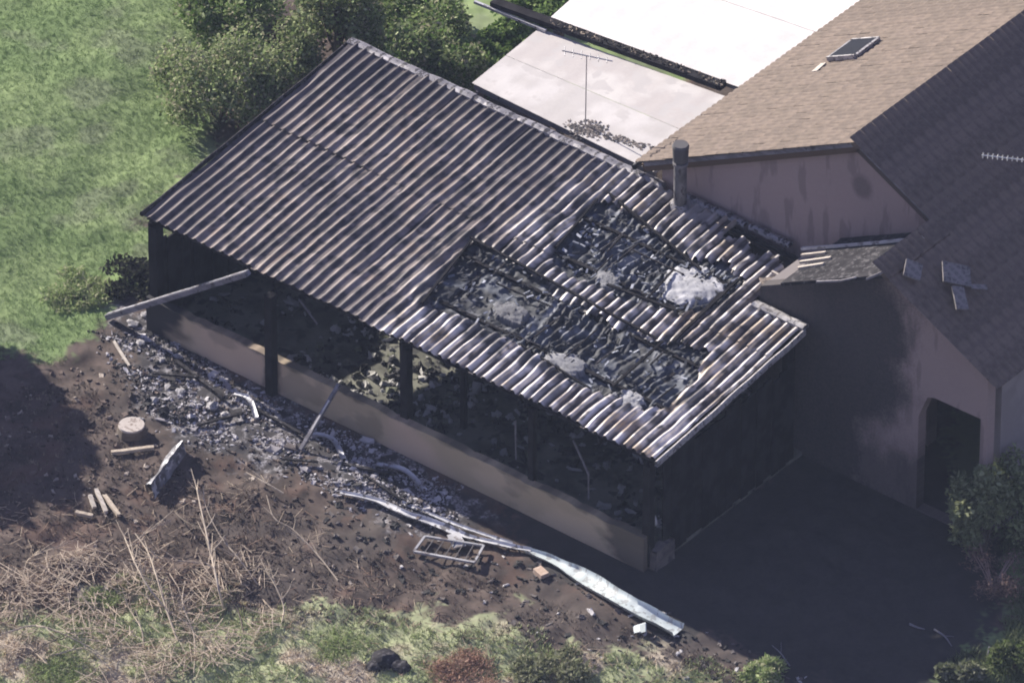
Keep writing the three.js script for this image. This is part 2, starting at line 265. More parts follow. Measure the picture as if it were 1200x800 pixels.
// roof timbers
for (const s of [0.08, 1.2, 2.35, 3.3, 4.3, 5.5]) { const x1 = s > NOTS ? NOTX - 0.05 : LEN - 0.05; mesh('purlin', bar(rp(0.03, s, -0.075), rp(x1, s, -0.075), 0.075, 0.06, 0.18, 40), MAT.charDark, shed); }
for (const x of [0.1, 2.9, 5.7, 8.4, 10.0, 11.1]) mesh('rafter', bar(rp(x, 0.02, -0.18), rp(x, x > NOTX ? NOTS : SL - 0.08, -0.18), 0.07, 0.14, 0.15, 20), MAT.charDark, shed);
// front beam, posts
mesh('eave_beam', bar(rp(0.05, 0.3, -0.3), rp(11.1, 0.3, -0.3), 0.09, 0.12, 0.15, 40), MAT.charDark, shed);
for (const [x, z, w, y0] of [[0.16, -0.12, 0.2, 0.05], [2.95, 0.13, 0.17, 0.0], [5.75, -0.12, 0.17, 0.6], [6.2, -1.1, 0.1, 0.08], [8.5, -0.12, 0.12, 0.6], [11.0, -0.12, 0.16, 0.05], [0.16, -1.1, 0.16, 0.05], [0.16, -3.2, 0.12, 0.05], [0.16, -5.4, 0.16, 0.05], [11.0, -3.9, 0.16, 0.05]])
  mesh('post', bar(V3(x, y0, z), V3(x, EAVE - 0.24 - z * 0.11, z), w, w, 0.15, 16), MAT.charDark, shed);
// floor slab
const MFloor = M({ map: mottle([0.07, 0.07, 0.055], [0.2, 0.2, 0.155], 2.6, 7, 1, [0.04, 0.04, 0.036], 31) });
mesh('floor_slab', box(11, 0.16, 5.5, 5.6, 0.0, -2.85), MFloor, shed);
// low rendered front wall
const MRender = M({ map: tex(1024, 64, (u, v) => { const x = u * 11, y = v * 0.72; const n = fbm(x * 1.3, y * 3, 5), f = vn(x * 40, y * 40); let c = mix3([0.48, 0.39, 0.25], [0.58, 0.47, 0.32], sst(0.35, 0.65, n) * 0.8 + 0.2 * f); c = mix3(c, [0.64, 0.49, 0.36], 0.75 * sst(0.4, 0.65, fbm(x * 0.5 + 3, y, 3)));
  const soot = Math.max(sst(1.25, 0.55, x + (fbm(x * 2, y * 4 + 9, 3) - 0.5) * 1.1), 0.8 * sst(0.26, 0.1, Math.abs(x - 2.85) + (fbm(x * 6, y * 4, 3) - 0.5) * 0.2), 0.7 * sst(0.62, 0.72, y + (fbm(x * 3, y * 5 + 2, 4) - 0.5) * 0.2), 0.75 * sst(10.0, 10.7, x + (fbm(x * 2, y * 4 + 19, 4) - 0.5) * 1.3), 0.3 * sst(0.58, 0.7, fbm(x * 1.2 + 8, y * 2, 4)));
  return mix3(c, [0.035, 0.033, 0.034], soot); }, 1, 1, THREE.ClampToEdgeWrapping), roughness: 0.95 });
{
  const g = new THREE.BoxGeometry(10.98, 0.74, 0.16, 90, 6, 2), p = g.attributes.position;
  for (let i = 0; i < p.count; i++) { const x = p.getX(i), y = p.getY(i); if (y > 0.36) p.setY(i, y - 0.05 * fbm(x * 2.4, 3, 3) - (vn(x * 7, 1) > 0.8 ? 0.03 : 0)); p.setZ(i, p.getZ(i) + 0.012 * (fbm(x * 1.2, y * 2, 3) - 0.5)); }
  const uv = g.attributes.uv; for (let i = 0; i < p.count; i++) uv.setXY(i, (p.getX(i) + 5.49) / 11, (p.getY(i) + 0.37) / 0.74);
  g.computeVertexNormals(); g.translate(5.55, 0.345, -0.02); mesh('front_wall', g, MRender, shed);
  // corner return of the wall
  const r = new THREE.BoxGeometry(0.16, 0.5, 0.5, 4, 6, 4), q = r.attributes.position; for (let i = 0; i < q.count; i++) q.setXYZ(i, q.getX(i) + 0.03 * (vn(q.getY(i) * 9, q.getZ(i) * 9) - 0.5), q.getY(i) - (q.getY(i) > 0.2 ? 0.16 * vn(q.getZ(i) * 5, 2) : 0), q.getZ(i)); r.computeVertexNormals(); r.translate(11.13, 0.24, -0.32); mesh('wall_return', boxUV(r), M({ map: mottle([0.06, 0.055, 0.055], [0.2, 0.17, 0.15], 0.9, 6, 1, null, 37) }), shed);
}
// charred end boards (left, waist high), back boards, right end boards
for (let i = 0; i < 26; i++) { const z = -0.35 - i * 0.2, h = 1.6 + 0.2 * vn(i * 0.6, 4); mesh('end_board', box(0.03, h, 0.225, 0.1 + (i % 2) * 0.034, 0.05 + h / 2, z), MAT.charDark, shed); }
for (let i = 0; i < 40; i++) { const x = 0.28 + i * 0.27; if (x > 10.05) continue; mesh('back_board', box(0.268, 2.72, 0.03, x, 1.42, -5.45 + rr(-0.008, 0.008)), MAT.charDark, shed); }
for (let i = 0; i < 17; i++) { const z = -0.4 - i * 0.21, h = 1.9 + 0.3 * vn(i * 0.7, 14); mesh('end_board', box(0.03, h, 0.2, 11.08 + rr(-0.01, 0.01), 0.05 + h / 2, z - 0.1), MAT.charDark, shed); }
// ridge flashing pieces, verge flashing, notch flashing
const MFlash = M({ map: mottle([0.2, 0.19, 0.2], [0.46, 0.44, 0.45], 0.8, 6, 1, [0.06, 0.055, 0.06], 41), metalness: 0.3, roughness: 0.5 });
const MTrim = M({ map: mottle([0.3, 0.285, 0.28], [0.5, 0.48, 0.47], 0.5, 6, 1, [0.12, 0.11, 0.11], 47), roughness: 0.7 });
function flashing(a, b, w, h, parent, m = MFlash, name = 'ridge_flashing', amp = 0.02) {
  const n = 24, pos = [], idx = [], ph = rnd() * 50, d = b.clone().sub(a), up = V3(0, 1, 0), side = d.clone().cross(up).normalize();
  const P = [[-w / 2, -h], [-w / 2, 0], [-w * 0.2, 0.02], [w * 0.2, 0.03], [w / 2, 0.0], [w / 2, -h], [-w / 2, -h]];
  for (let i = 0; i <= n; i++) for (const [q, r] of P) { const p = a.clone().addScaledVector(d, i / n).addScaledVector(side, q + amp * (fbm(i * 0.35 + ph, 1, 2) - 0.5) * 2); p.y += r + amp * (fbm(i * 0.4 + ph, q * 4, 3) - 0.5) * 2; pos.push(p.x, p.y, p.z); }
  const W = P.length; for (let i = 1; i <= n; i++) for (let j = 1; j < W; j++) { const k = i * W + j; idx.push(k - W - 1, k - 1, k, k - W - 1, k, k - W); }
  const g = new THREE.BufferGeometry(); g.setAttribute('position', new THREE.Float32BufferAttribute(pos, 3)); g.setIndex(idx); return mesh(name, boxUV(g), m, parent);
}
for (const [a, b, w] of [[-0.05, 2.75, 0.17], [2.72, 4.5, 0.15], [4.5, 6.95, 0.17], [7.45, 8.75, 0.14], [8.85, 9.7, 0.13]]) flashing(rp(a, SL + 0.02, 0.05), rp(b, SL + 0.02, 0.05), w, 0.06, shed);
flashing(rp(11.27, -0.03, 0.035), rp(11.27, NOTS, 0.035), 0.06, 0.09, shed, MTrim, 'verge_flashing', 0.012);
flashing(rp(-0.05, 0.0, 0.03), rp(-0.05, SL, 0.03), 0.06, 0.06, shed, MAT.charAndShade, 'verge_flashing', 0.015);
flashing(rp(NOTX + 0.05, NOTS + 0.05, 0.07), rp(LEN + 0.05, NOTS + 0.05, 0.07), 0.17, 0.06, shed, MTrim, 'notch_flashing', 0.01);
// burnt lining showing in the two holes
HOLE.forEach((P, hi) => {
  const xs = P.map(p => p[0]), ss = P.map(p => p[1]), x0 = Math.min(...xs) - 0.2, x1 = Math.max(...xs) + 0.2, s0 = Math.min(...ss) - 0.2, s1 = Math.max(...ss) + 0.2, st = 0.028;
  const nx = Math.ceil((x1 - x0) / st), ns = Math.ceil((s1 - s0) / st), pos = [], col = [], idx = [], keep = [];
  for (let j = 0; j <= ns; j++) for (let i = 0; i <= nx; i++) {
    const x = x0 + i * st, s = s0 + j * st, d = sdPoly(x, s, P), wx = x + 0.35 * (fbm(x * 1.6 + hi * 9, s * 1.6, 3) - 0.5), rid = 1 - Math.abs(2 * ((wx / 0.17) % 1) - 1), torn = fbm(x * 4.2 + 11, s * 3.1 + hi * 30, 4), lmp = fbm(x * 9, s * 9 + 5, 3);
    const h = -0.1 + 0.075 * rid * sst(0.3, 0.55, fbm(x * 0.9 + 3, s * 0.9, 3)) + (torn - 0.5) * 0.1 + (lmp - 0.5) * 0.045 - 0.03 * sst(0, -0.3, d);
    const p = rp(x, s, Math.min(h, d > -0.06 ? -0.03 : 0.03)); pos.push(p.x, p.y, p.z);
    const a = fbm(x * 3 + 90, s * 3 + hi * 7, 4), b = vn(x * 26, s * 26);
    let c = mix3([0.022, 0.025, 0.033], [0.085, 0.096, 0.118], sst(0.4, 0.68, a)); c = mix3(c, [0.36, 0.37, 0.4], 0.6 * sst(0.56, 0.72, fbm(x * 6 + 4, s * 4.5 + 70, 4)) * (0.4 + 0.6 * b)); c = mix3(c, [0.015, 0.015, 0.018], sst(0.55, 0.62, fbm(x * 5 + 55, s * 5, 3)) * 0.8);
    col.push(...c); keep.push(d < 0.2);
  }
  for (let j = 1; j <= ns; j++) for (let i = 1; i <= nx; i++) { const k = j * (nx + 1) + i; if (keep[k] && keep[k - 1] && keep[k - nx - 1]) idx.push(k - nx - 2, k - nx - 1, k, k - nx - 2, k, k - 1); }
  const g = new THREE.BufferGeometry(); g.setAttribute('position', new THREE.Float32BufferAttribute(pos, 3)); g.setAttribute('color', new THREE.Float32BufferAttribute(col, 3)); g.setIndex(idx); g.computeVertexNormals();
  const o = mesh('burnt_lining', g, M({ vertexColors: true, roughness: 0.75 }), shed); o.userData.label = 'blue-grey charred lining sagging in the burnt-through roof';
});
// charred battens along and across the holes
for (const [a, b, w, l] of [[[552, 281], [770, 400], 0.05, 0.03], [[777, 403], [718, 456], 0.05, 0.03], [[554, 282], [494, 358], 0.05, 0.02], [[712, 228], [822, 319], 0.055, 0.03], [[712, 336], [790, 366], 0.05, 0.03], [[700, 236], [652, 292], 0.045, 0.02], [[866, 330], [800, 392], 0.06, 0.03], [[846, 345], [790, 402], 0.05, 0.02], [[608, 404], [690, 456], 0.04, 0.0], [[554, 284], [575, 296], 0.06, 0.06], [[790, 318], [757, 354], 0.04, 0.02]]) {
  const p = toRoof(...a), q = toRoof(...b); mesh('charred_batten', bar(rp(...p, l + 0.03), rp(...q, l + 0.03), w, w * 0.8, 0.3, 24), MAT.charDark, shed);
}
HOLE.forEach((P, hi) => {                                 // the burnt lattice: battens left hanging across the holes
  const xs = P.map(p => p[0]), ss = P.map(p => p[1]), x0 = Math.min(...xs), x1 = Math.max(...xs), s0 = Math.min(...ss), s1 = Math.max(...ss);
  for (let k = 0; k < 16; k++) { const along = k % 4 !== 3, a = along ? [rr(x0, x1), rr(s0, s1)] : [rr(x0, x1), rr(s0, s1)], l = along ? rr(0.35, 1.1) : rr(0.5, 1.3), b = along ? [a[0] + rr(-0.06, 0.06), a[1] + l] : [a[0] + l, a[1] + rr(-0.05, 0.05)]; if (sdPoly(...a, P) > -0.03 || sdPoly(...b, P) > 0.02) continue; mesh('charred_batten', bar(rp(...a, rr(-0.06, 0.02)), rp(...b, rr(-0.05, 0.03)), rr(0.02, 0.04), 0.03, 0.35, 14), MAT.charAndShade, shed); }
});
// slivers of burnt timber and ash in the holes: nobody could count them
function scatterMesh(name, g, m, list, parent) {
  const o = new THREE.InstancedMesh(g, m, list.length), mm = new THREE.Matrix4();
  list.forEach(([p, q, s, c], i) => { mm.compose(p, q, s); o.setMatrixAt(i, mm); o.setColorAt(i, rgb(...c)); });
  o.name = parent === scene ? numbered(name) : name; o.userData.kind = 'stuff'; o.castShadow = o.receiveShadow = true; parent.add(o); return o;
}
function shard(sd) { const g = new THREE.BoxGeometry(1, 1, 1, 2, 1, 2), p = g.attributes.position; for (let i = 0; i < p.count; i++) { const a = Math.round(p.getX(i) * 4), b = Math.round(p.getY(i) * 4), c = Math.round(p.getZ(i) * 4); p.setXYZ(i, p.getX(i) + 0.55 * (hsh(a + sd, b * 7 + c) - 0.5), p.getY(i) * (1 + 0.8 * (hsh(a * 3 + c, b + sd) - 0.5)) + 0.3 * (hsh(c + sd, a) - 0.5), p.getZ(i) + 0.55 * (hsh(c * 5 + sd, a + b) - 0.5)); } return boxUV(g); }
const white = M({ color: 0xffffff, roughness: 0.9 });
const euler = (x, y, z) => new THREE.Quaternion().setFromEuler(new THREE.Euler(x, y, z));
{
  const list = [];
  HOLE.forEach(P => {
    const xs = P.map(p => p[0]), ss = P.map(p => p[1]);
    for (let i = 0; i < 420; i++) { const x = rr(Math.min(...xs), Math.max(...xs)), s = rr(Math.min(...ss), Math.max(...ss)); if (sdPoly(x, s, P) > 0.02) continue; const k = rnd(), pale = vn(x * 2.3, s * 2.3 + 8) * rnd();
      list.push([rp(x, s, rr(-0.1, 0.02)), euler(rr(-0.5, 0.5), rr(-0.5, 0.5) + (k < 0.25 ? 1.5 : 0), rr(-0.6, 0.6)), V3(rr(0.02, 0.05), rr(0.01, 0.02), rr(0.04, 0.15)), pale > 0.46 ? [0.38, 0.4, 0.44] : pale > 0.25 ? [0.16, 0.175, 0.21] : [0.035, 0.037, 0.045]]); }
  });
  scatterMesh('charred_slivers', new THREE.BoxGeometry(1, 1, 1), white, list, shed);
}
// hanging strips inside the front opening
for (const [a, b] of [[[604, 492], [605, 538]], [[626, 498], [624, 556]], [[672, 516], [690, 556]], [[690, 556], [690, 585]], [[350, 350], [372, 380]]]) {
  const f = ([px, py]) => atPlane(px, py, V3(0, 0, -0.28), V3(0, 0, 1)); mesh('hanging_strip', bar(f(a), f(b), 0.035, 0.02, 0.2, 8), MAT.greyWood, shed);
}

// ---------------------------------------------------------------- house
const house = thing('tiled_house', 'tan tiled gable house with soot-stained end wall and lower front wing', 'house');
const HE = 3.27, HX0 = 6.45, HXA = 11.05, HX1 = 15.25, HP = Math.atan(2.42 / 4.6), TP = Math.tan(HP), HA = HE + 4.6 * TP, VZ = -5.6, WZ = -4.0, WXA = 12.93, WH = HA - (WXA - HXA) * TP, WX0 = 9.9;
const hip = (x) => x < HXA ? HE + (x - HX0) * TP : HA - (x - HXA) * TP;
const wingTop = x => x < WXA ? WH - (WXA - x) * TP : hip(x);
const houseWall = (sd, soot) => M({ map: tex(1024, 512, (u, v) => { const x = u * 10, y = v * 6; const n = fbm(x * 0.8 + sd, y * 0.8, 5), f = vn(x * 45, y * 45), g = fbm(x * 6 + sd, y * 1.4, 4); let c = mix3([0.36, 0.275, 0.25], [0.44, 0.34, 0.31], n * 0.7 + f * 0.3); c = mix3(c, [0.2, 0.16, 0.145], 0.5 * sst(0.55, 0.7, g)); const a = fbm(x * 0.9 + sd * 2, y * 0.9 + 4, 4) - 0.5 + 0.35 * (fbm(x * 5, y * 2.2 + sd, 4) - 0.5) + 0.12 * (f - 0.5); return mix3(c, mix3([0.03, 0.029, 0.03], [0.06, 0.055, 0.054], f), soot(x, y, a)); }, 1, 1, THREE.ClampToEdgeWrapping), roughness: 0.95 });
function wallShape(pts, z, t, m, name, hole) {
  const sh = new THREE.Shape(pts.map(([x, y]) => new THREE.Vector2(x, y))); if (hole) sh.holes.push(new THREE.Path(hole.map(([x, y]) => new THREE.Vector2(x, y))));
  const g = new THREE.ExtrudeGeometry(sh, { depth: t, bevelEnabled: false }); g.translate(0, 0, z - t);
  const p = g.attributes.position, uv = g.attributes.uv; for (let i = 0; i < p.count; i++) uv.setXY(i, (p.getX(i) - 6) / 10, p.getY(i) / 6);
  return mesh(name, g, m, house);
}
wallShape([[6.8, 0], [12.6, 0], [12.6, 2.75], [14.72, 2.75], [14.72, 0], [14.95, 0], [14.95, hip(14.95) - 0.12], [HXA, HA - 0.12], [6.8, hip(6.8) - 0.12]], -5.76, 0.25, houseWall(3, (x, y, n) => 0.5 * sst(0.28, 0.12, Math.hypot(x - 5.05, (y - 4.72) * 0.9) + n * 0.15)), 'gable_wall');
const opL = atPlane(1077, 482, V3(0, 0, -4.2), V3(0, 0, 1)), opT = atPlane(1095, 466, V3(0, 0, -4.2), V3(0, 0, 1)), opR = atPlane(1152, 492, V3(0, 0, -4.2), V3(0, 0, 1));
wallShape([[10.15, 0], [14.95, 0], [14.95, hip(14.95) - 0.12], [WXA, WH - 0.12], [10.15, wingTop(10.15) - 0.12]], -4.2, 0.22,
  houseWall(9, (x, y, n) => Math.max(0.93 * sst(7.9, 6.4, x - 0.15 * (y - 2.4) + n * 2.2), 0.75 * sst(1.8, 0.9, y + n * 1.4), 0.04)), 'wing_front_wall',  // left part blackened by fire soot; the foot is also coloured darker
  [[opL.x, 0.02], [14.82, 0.02], [14.82, opR.y], [opT.x, opT.y], [opT.x - 0.14, opT.y - 0.06], [opL.x, opL.y - 0.1]]);
const MInner = M({ map: mottle([0.28, 0.25, 0.24], [0.36, 0.32, 0.31], 2, 5, 1, null, 42) });
mesh('wing_side_wall', box(0.22, 3.1, 1.32, 10.262, 1.55, -5.09), MInner, house);
mesh('side_wall', box(0.22, hip(6.9) - 0.2, 12, 6.92, (hip(6.9) - 0.2) / 2, -12.1), M({ map: mottle([0.28, 0.25, 0.24], [0.36, 0.32, 0.31], 2, 5, 1, null, 43) }), house);
mesh('side_wall', box(0.22, hip(14.8) - 0.2, 13.4, 14.84, (hip(14.8) - 0.2) / 2, -11.3), M({ map: mottle([0.28, 0.25, 0.24], [0.36, 0.32, 0.31], 2, 5, 1, null, 44) }), house);
wallShape([[6.8, 0], [14.95, 0], [14.95, hip(14.95) - 0.12], [HXA, HA - 0.12], [6.8, hip(6.8) - 0.12]], -18, 0.25, M({ color: rgb(0.3, 0.27, 0.26) }), 'gable_wall');
// roof decks (the tiles lie on them)
function slab(x0, y0, x1, y1, za, zb, t, m, name, parent) { const dx = x1 - x0, dy = y1 - y0, L = Math.hypot(dx, dy); return mesh(name, box(L, t, zb - za, (x0 + x1) / 2 + dy / L * t / 2, (y0 + y1) / 2 - dx / L * t / 2, (za + zb) / 2, 0, 0, Math.atan2(dy, dx)), m, parent); }
const roofL = slab(HX0 + 0.03, HE, HXA, HA, -18.2, VZ - 0.03, 0.08, MAT.greyWood, 'roof', house);
const roofR = slab(HXA, HA, HX1 - 0.03, hip(HX1 - 0.03), -18.2, VZ - 0.03, 0.08, MAT.greyWood, 'roof', house);
// tiles: a slightly waved slab, thicker at the butt
function tileGeo(w, l) {
  const n = 6, pos = [], idx = [];
  const hh = u => 0.018 * Math.pow(Math.abs(Math.sin(u * Math.PI * 2)), 0.8);
  for (const [v, y] of [[0, 0.002], [0, 0.034], [1, 0.012], [1, 0.0]]) for (let i = 0; i <= n; i++) pos.push(v * l, y + hh(i / n) * (y > 0.01 ? 1 : 0.6), (i / n - 0.5) * w);
  const W = n + 1; for (let r = 1; r < 3; r++) for (let i = 1; i < W; i++) { const k = r * W + i; idx.push(k - W - 1, k - W, k, k - W - 1, k, k - 1); }
  const g = new THREE.BufferGeometry(); g.setAttribute('position', new THREE.Float32BufferAttribute(pos, 3)); g.setIndex(idx); return boxUV(g);
}
const TW = 0.3, TG = 0.325, TL = 0.4, NCO = 16, rafter = Math.hypot(4.6, 4.6 * TP);
const tileG = tileGeo(TW - 0.004, TL);
const tileM = [0, 1, 2, 3, 4].map(i => M({ map: mottle(mix3([0.105, 0.08, 0.062], [0.14, 0.106, 0.084], i / 4), mix3([0.175, 0.134, 0.102], [0.2, 0.153, 0.118], ((i * 2) % 5) / 4), 0.35, 4, 1, i === 3 ? [0.12, 0.09, 0.07] : null, 50 + i * 3), roughness: 0.9 }));
{
  const rest = [];
  for (let c = 0; c < NCO; c++) for (let k = 0; k < 40; k++) {
    const d = 0.0 + c * TG, z = VZ - 0.1 - k * TW + rr(-0.008, 0.008) + (c % 2) * 0.0, a = HP + 0.03 + rr(-0.012, 0.012);
    const x = HX0 - 0.06 + d * Math.cos(HP), y = HE - 0.06 * TP + d * Math.sin(HP) + 0.012;
    if (k < 18) { const t = mesh('tile', tileG, tileM[Math.floor(rnd() * 5)], roofL); t.position.set(x, y + rr(0, 0.006), z); t.rotation.z = a; t.rotation.y = rr(-0.012, 0.012); }
    else { const g = tileG.clone(); g.rotateZ(a); g.translate(x, y, z); rest.push(g); }
  }
  const o = mesh('tiles', rest, tileM[1], roofL); o.userData.kind = 'stuff';
  // far slope: the same tiles, one course to a part
  for (let c = 0; c < NCO; c++) {
    const d = c * TG, gs = [];
    const x = HX1 + 0.06 - d * Math.cos(HP), y = hip(HX1) - 0.06 * TP + d * Math.sin(HP) + 0.012; if (x < HXA + 0.15) break;
    const z0 = x > WXA + 0.07 ? WZ : VZ;
    for (let z = z0 - 0.1; z > -18.2; z -= TW) { const g = tileG.clone(); g.rotateZ(HP + 0.03); g.rotateY(Math.PI); g.translate(x, y + rr(0, 0.005), z); gs.push(g); }
    mesh('tile_course', gs, tileM[(c * 2) % 5], roofR);
  }
  // ridge caps
  for (let k = 0; k < 30; k++) { const g = new THREE.CylinderGeometry(0.11, 0.12, 0.42, 10, 1, false, -Math.PI / 2, Math.PI); g.rotateX(Math.PI / 2); const o2 = mesh('ridge_cap', boxUV(g), tileM[k % 5], roofL); o2.position.set(HXA, HA + 0.0, VZ - 0.2 - k * 0.405); o2.rotation.x = rr(-0.01, 0.01); }
}
for (let k = 0; k < 4; k++) { const g = new THREE.CylinderGeometry(0.11, 0.12, 0.42, 10, 1, false, -Math.PI / 2, Math.PI); g.rotateX(Math.PI / 2); const o = mesh('ridge_cap', boxUV(g), tileM[(k * 3) % 5], house); o.position.set(WXA, WH + 0.02, WZ - 0.2 - k * 0.4); o.rotation.x = rr(-0.02, 0.02); }
// fascia, gutter along the tan eave and the dark verge trims
mesh('eave_gutter', tube([V3(HX0 - 0.1, HE - 0.12, VZ + 0.05), V3(HX0 - 0.1, HE - 0.12, -12), V3(HX0 - 0.1, HE - 0.12, -18.1)], 0.055, 0.055, 6, 8), lam(0.05, 0.048, 0.05, 0.5), house);
mesh('barge_board', bar(V3(HX0 + 0.02, HE - 0.13, VZ - 0.06), V3(HXA, HA - 0.13, VZ - 0.06), 0.03, 0.15), lam(0.12, 0.08, 0.05), house);
mesh('barge_board', bar(V3(HXA, HA - 0.13, VZ - 0.06), V3(WXA, WH - 0.13, VZ - 0.06), 0.03, 0.15), lam(0.09, 0.07, 0.06), house);
// front wing roof
const wingL = slab(10.7, wingTop(10.7), WXA, WH, VZ - 0.1, WZ - 0.03, 0.06, MAT.charAndShade, 'wing_roof', house);
slab(WXA, WH, HX1 - 0.03, hip(HX1 - 0.03), VZ - 0.02, WZ - 0.03, 0.06, MAT.greyWood, 'wing_roof', house);
const pl = (px, py, z) => atPlane(px, py, V3(0, 0, z), V3(0, 0, 1));
const wl = (px, py, h) => atPlane(px, py, V3(WXA, WH + h, 0), V3(-Math.sin(HP), Math.cos(HP), 0));
{ // white flashing where the wing roof meets the gable wall, and the charred verge strip
  const pts = [[940, 291], [985, 288], [1030, 284], [1060, 281], [1088, 277]].map(([x, y]) => wl(x, y, 0.03));
  const gs = []; for (let i = 1; i < pts.length; i++) gs.push(bar(pts[i - 1], pts[i], 0.05, 0.045, 0.1, 4)); mesh('flashing', gs, MAT.whitePaint, house);
  const q = [[957, 330], [985, 329], [1003, 325], [1016, 327], [1034, 319]].map(([x, y]) => pl(x, y, WZ + 0.02)); const g2 = []; for (let i = 1; i < q.length; i++) if (i !== 3) g2.push(bar(q[i - 1], q[i], 0.04, rr(0.03, 0.05), 0.3, 5)); mesh('verge_strip', g2, MAT.greyWood, house);
  for (const [a, b, m] of [[[940, 299], [968, 296]], [[938, 307], [974, 302]], [[936, 314], [966, 309]]]) mesh('roof_batten', bar(wl(...a, 0.02), wl(...b, 0.02), 0.05, 0.05, 0.15, 6), MAT.paleWood, house);
}
// skylight
{
  const sk = new THREE.Group(); sk.name = 'skylight'; house.add(sk); const c = (px, py) => atPlane(px, py, V3(HX0, HE + 0.06, 0), V3(-Math.sin(HP), Math.cos(HP), 0));
  const A = c(971, 75), B = c(1001, 74), C = c(1034, 44), D = c(1000, 46); // outer corners
  const ctr = A.clone().add(B).add(C).add(D).multiplyScalar(0.25); const lx = 0.66, lz = 0.7; // along slope, along ridge
  const f = (u, v, h) => V3(ctr.x + u * Math.cos(HP) - h * Math.sin(HP), ctr.y + u * Math.sin(HP) + h * Math.cos(HP), ctr.z + v);
  for (const [a, b] of [[[-lx / 2, -lz / 2], [lx / 2, -lz / 2]], [[-lx / 2, lz / 2], [lx / 2, lz / 2]]]) mesh('frame', bar(f(...a, 0.05), f(...b, 0.04), 0.04, 0.08), MTrim, sk);
  for (const u of [-lx / 2, lx / 2]) mesh('frame', bar(f(u, -lz / 2 + 0.04, 0.047), f(u, lz / 2 - 0.04, 0.037), 0.04, 0.08), MTrim, sk);
  const g = box(lx - 0.06, 0.02, lz - 0.06, 0, 0, 0, 0, 0, HP); const gl = mesh('glass', g, MAT.glass, sk); gl.position.copy(f(0, 0, 0.07));
  const ap = c(960, 80); mesh('flashing_patch', box(0.12, 0.02, 0.3, ap.x, ap.y + 0.02, ap.z, 0, 0.1, HP), MAT.paleWood, house);
}

// flue pipe
{
  const b = atPlane(797, 243, V3(0, EAVE, 0), roofN); const f = thing('flue_pipe', 'grey metal flue pipe with dark cowl rising through the corrugated roof', 'flue', [b.x, b.y, b.z]);
  const cyl = (r0, r1, h, y) => { const g = new THREE.CylinderGeometry(r1, r0, h, 20, 6); g.translate(0, y + h / 2, 0); return g; };
  mesh('pipe', cyl(0.115, 0.112, 1.05, -0.12), M({ map: mottle([0.12, 0.115, 0.115], [0.24, 0.23, 0.23], 0.9, 5, 1, [0.07, 0.06, 0.06], 14), metalness: 0.3, roughness: 0.6 }), f);
  mesh('cowl', [cyl(0.13, 0.145, 0.3, 0.98), cyl(0.15, 0.13, 0.04, 1.28)], lam(0.09, 0.085, 0.085, 0.6), f);
  mesh('band', cyl(0.135, 0.135, 0.05, 0.9), lam(0.2, 0.19, 0.19, 0.6), f);
  const fl = cyl(0.2, 0.125, 0.16, -0.06), p = fl.attributes.position; for (let i = 0; i < p.count; i++) p.setX(i, p.getX(i) * (1 + 0.25 * vn(p.getZ(i) * 9, 1))); fl.computeVertexNormals(); mesh('boot', fl, MFlash, f);
}

// ---------------------------------------------------------------- patio canopies behind
function canopy(label, c, alb, sheets) { // c: outer front, inner front, inner back, outer back (world points)
  const t = thing('patio_canopy', label, 'canopy', [0, 0, 0], 0, 'pale canopies along the house');
  const m = [0, 1, 2].map(i => M({ map: mottle([0.47 * alb + i * 0.01, 0.44 * alb, 0.415 * alb], [0.6 * alb, 0.57 * alb, 0.545 * alb - i * 0.01], 2.9, 5, 1, [0.5 * alb, 0.47 * alb, 0.445 * alb], 90 + i * 7), roughness: 0.7 }));//, 1, null, 90 + i * 7), roughness: 0.7 }));
  const L = (u, v) => c[0].clone().lerp(c[1], u).lerp(c[3].clone().lerp(c[2], u), v);
  for (let i = 0; i < sheets; i++) {
    const v0 = i / sheets, v1 = (i + 1) / sheets - 0.0015, nx = 60, pos = [], idx = [];
    for (const v of [v0, v1]) for (let k = 0; k <= nx; k++) { const p = L(k / nx, v); pos.push(p.x, p.y + 0.001 * Math.sin(k * 1.2) + (i % 2) * 0.004, p.z); }
    for (let k = 1; k <= nx; k++) { const q = nx + 1 + k; idx.push(k - 1, k, q, k - 1, q, q - 1); }
    const g = new THREE.BufferGeometry(); g.setAttribute('position', new THREE.Float32BufferAttribute(pos, 3)); g.setIndex(idx); const g2 = boxUV(g); mesh('roof_panel', g2, m[i % 3], t);
  }
  for (const v of [0.02, 0.5, 0.98]) mesh('rafter', bar(L(0.01, v).add(V3(0, -0.08, 0)), L(0.99, v).add(V3(0, -0.08, 0)), 0.06, 0.1), MAT.greyWood, t);
  mesh('outer_beam', bar(L(0.03, 0).add(V3(0, -0.2, 0)), L(0.03, 1).add(V3(0, -0.2, 0)), 0.08, 0.14), MAT.greyWood, t);
  for (const v of [0.04, 0.96]) { const p = L(0.03, v); mesh('post', bar(V3(p.x, gy(p.x, p.z) - 0.05, p.z), V3(p.x, p.y - 0.26, p.z), 0.1, 0.1), MAT.greyWood, t); }
  return t;
}
const ca = [at(553, 97, 2.7), V3(6.62, 3.0, -5.82), V3(6.62, 3.0, at(850, 110, 3.0).z), at(632, 33, 2.7)];
canopy('cream patio canopy with a television aerial on it, behind the corrugated roof', ca, 0.95, 2);
const cb = [at(643, 22, 2.85), V3(6.62, 3.04, at(852, 93, 3.04).z), V3(6.62, 3.04, at(1010, -45, 3.04).z), at(790, -110, 2.85)];
canopy('glaring white patio canopy beyond the dark gutter, beside the tiled roof', cb, 1.35, 2);
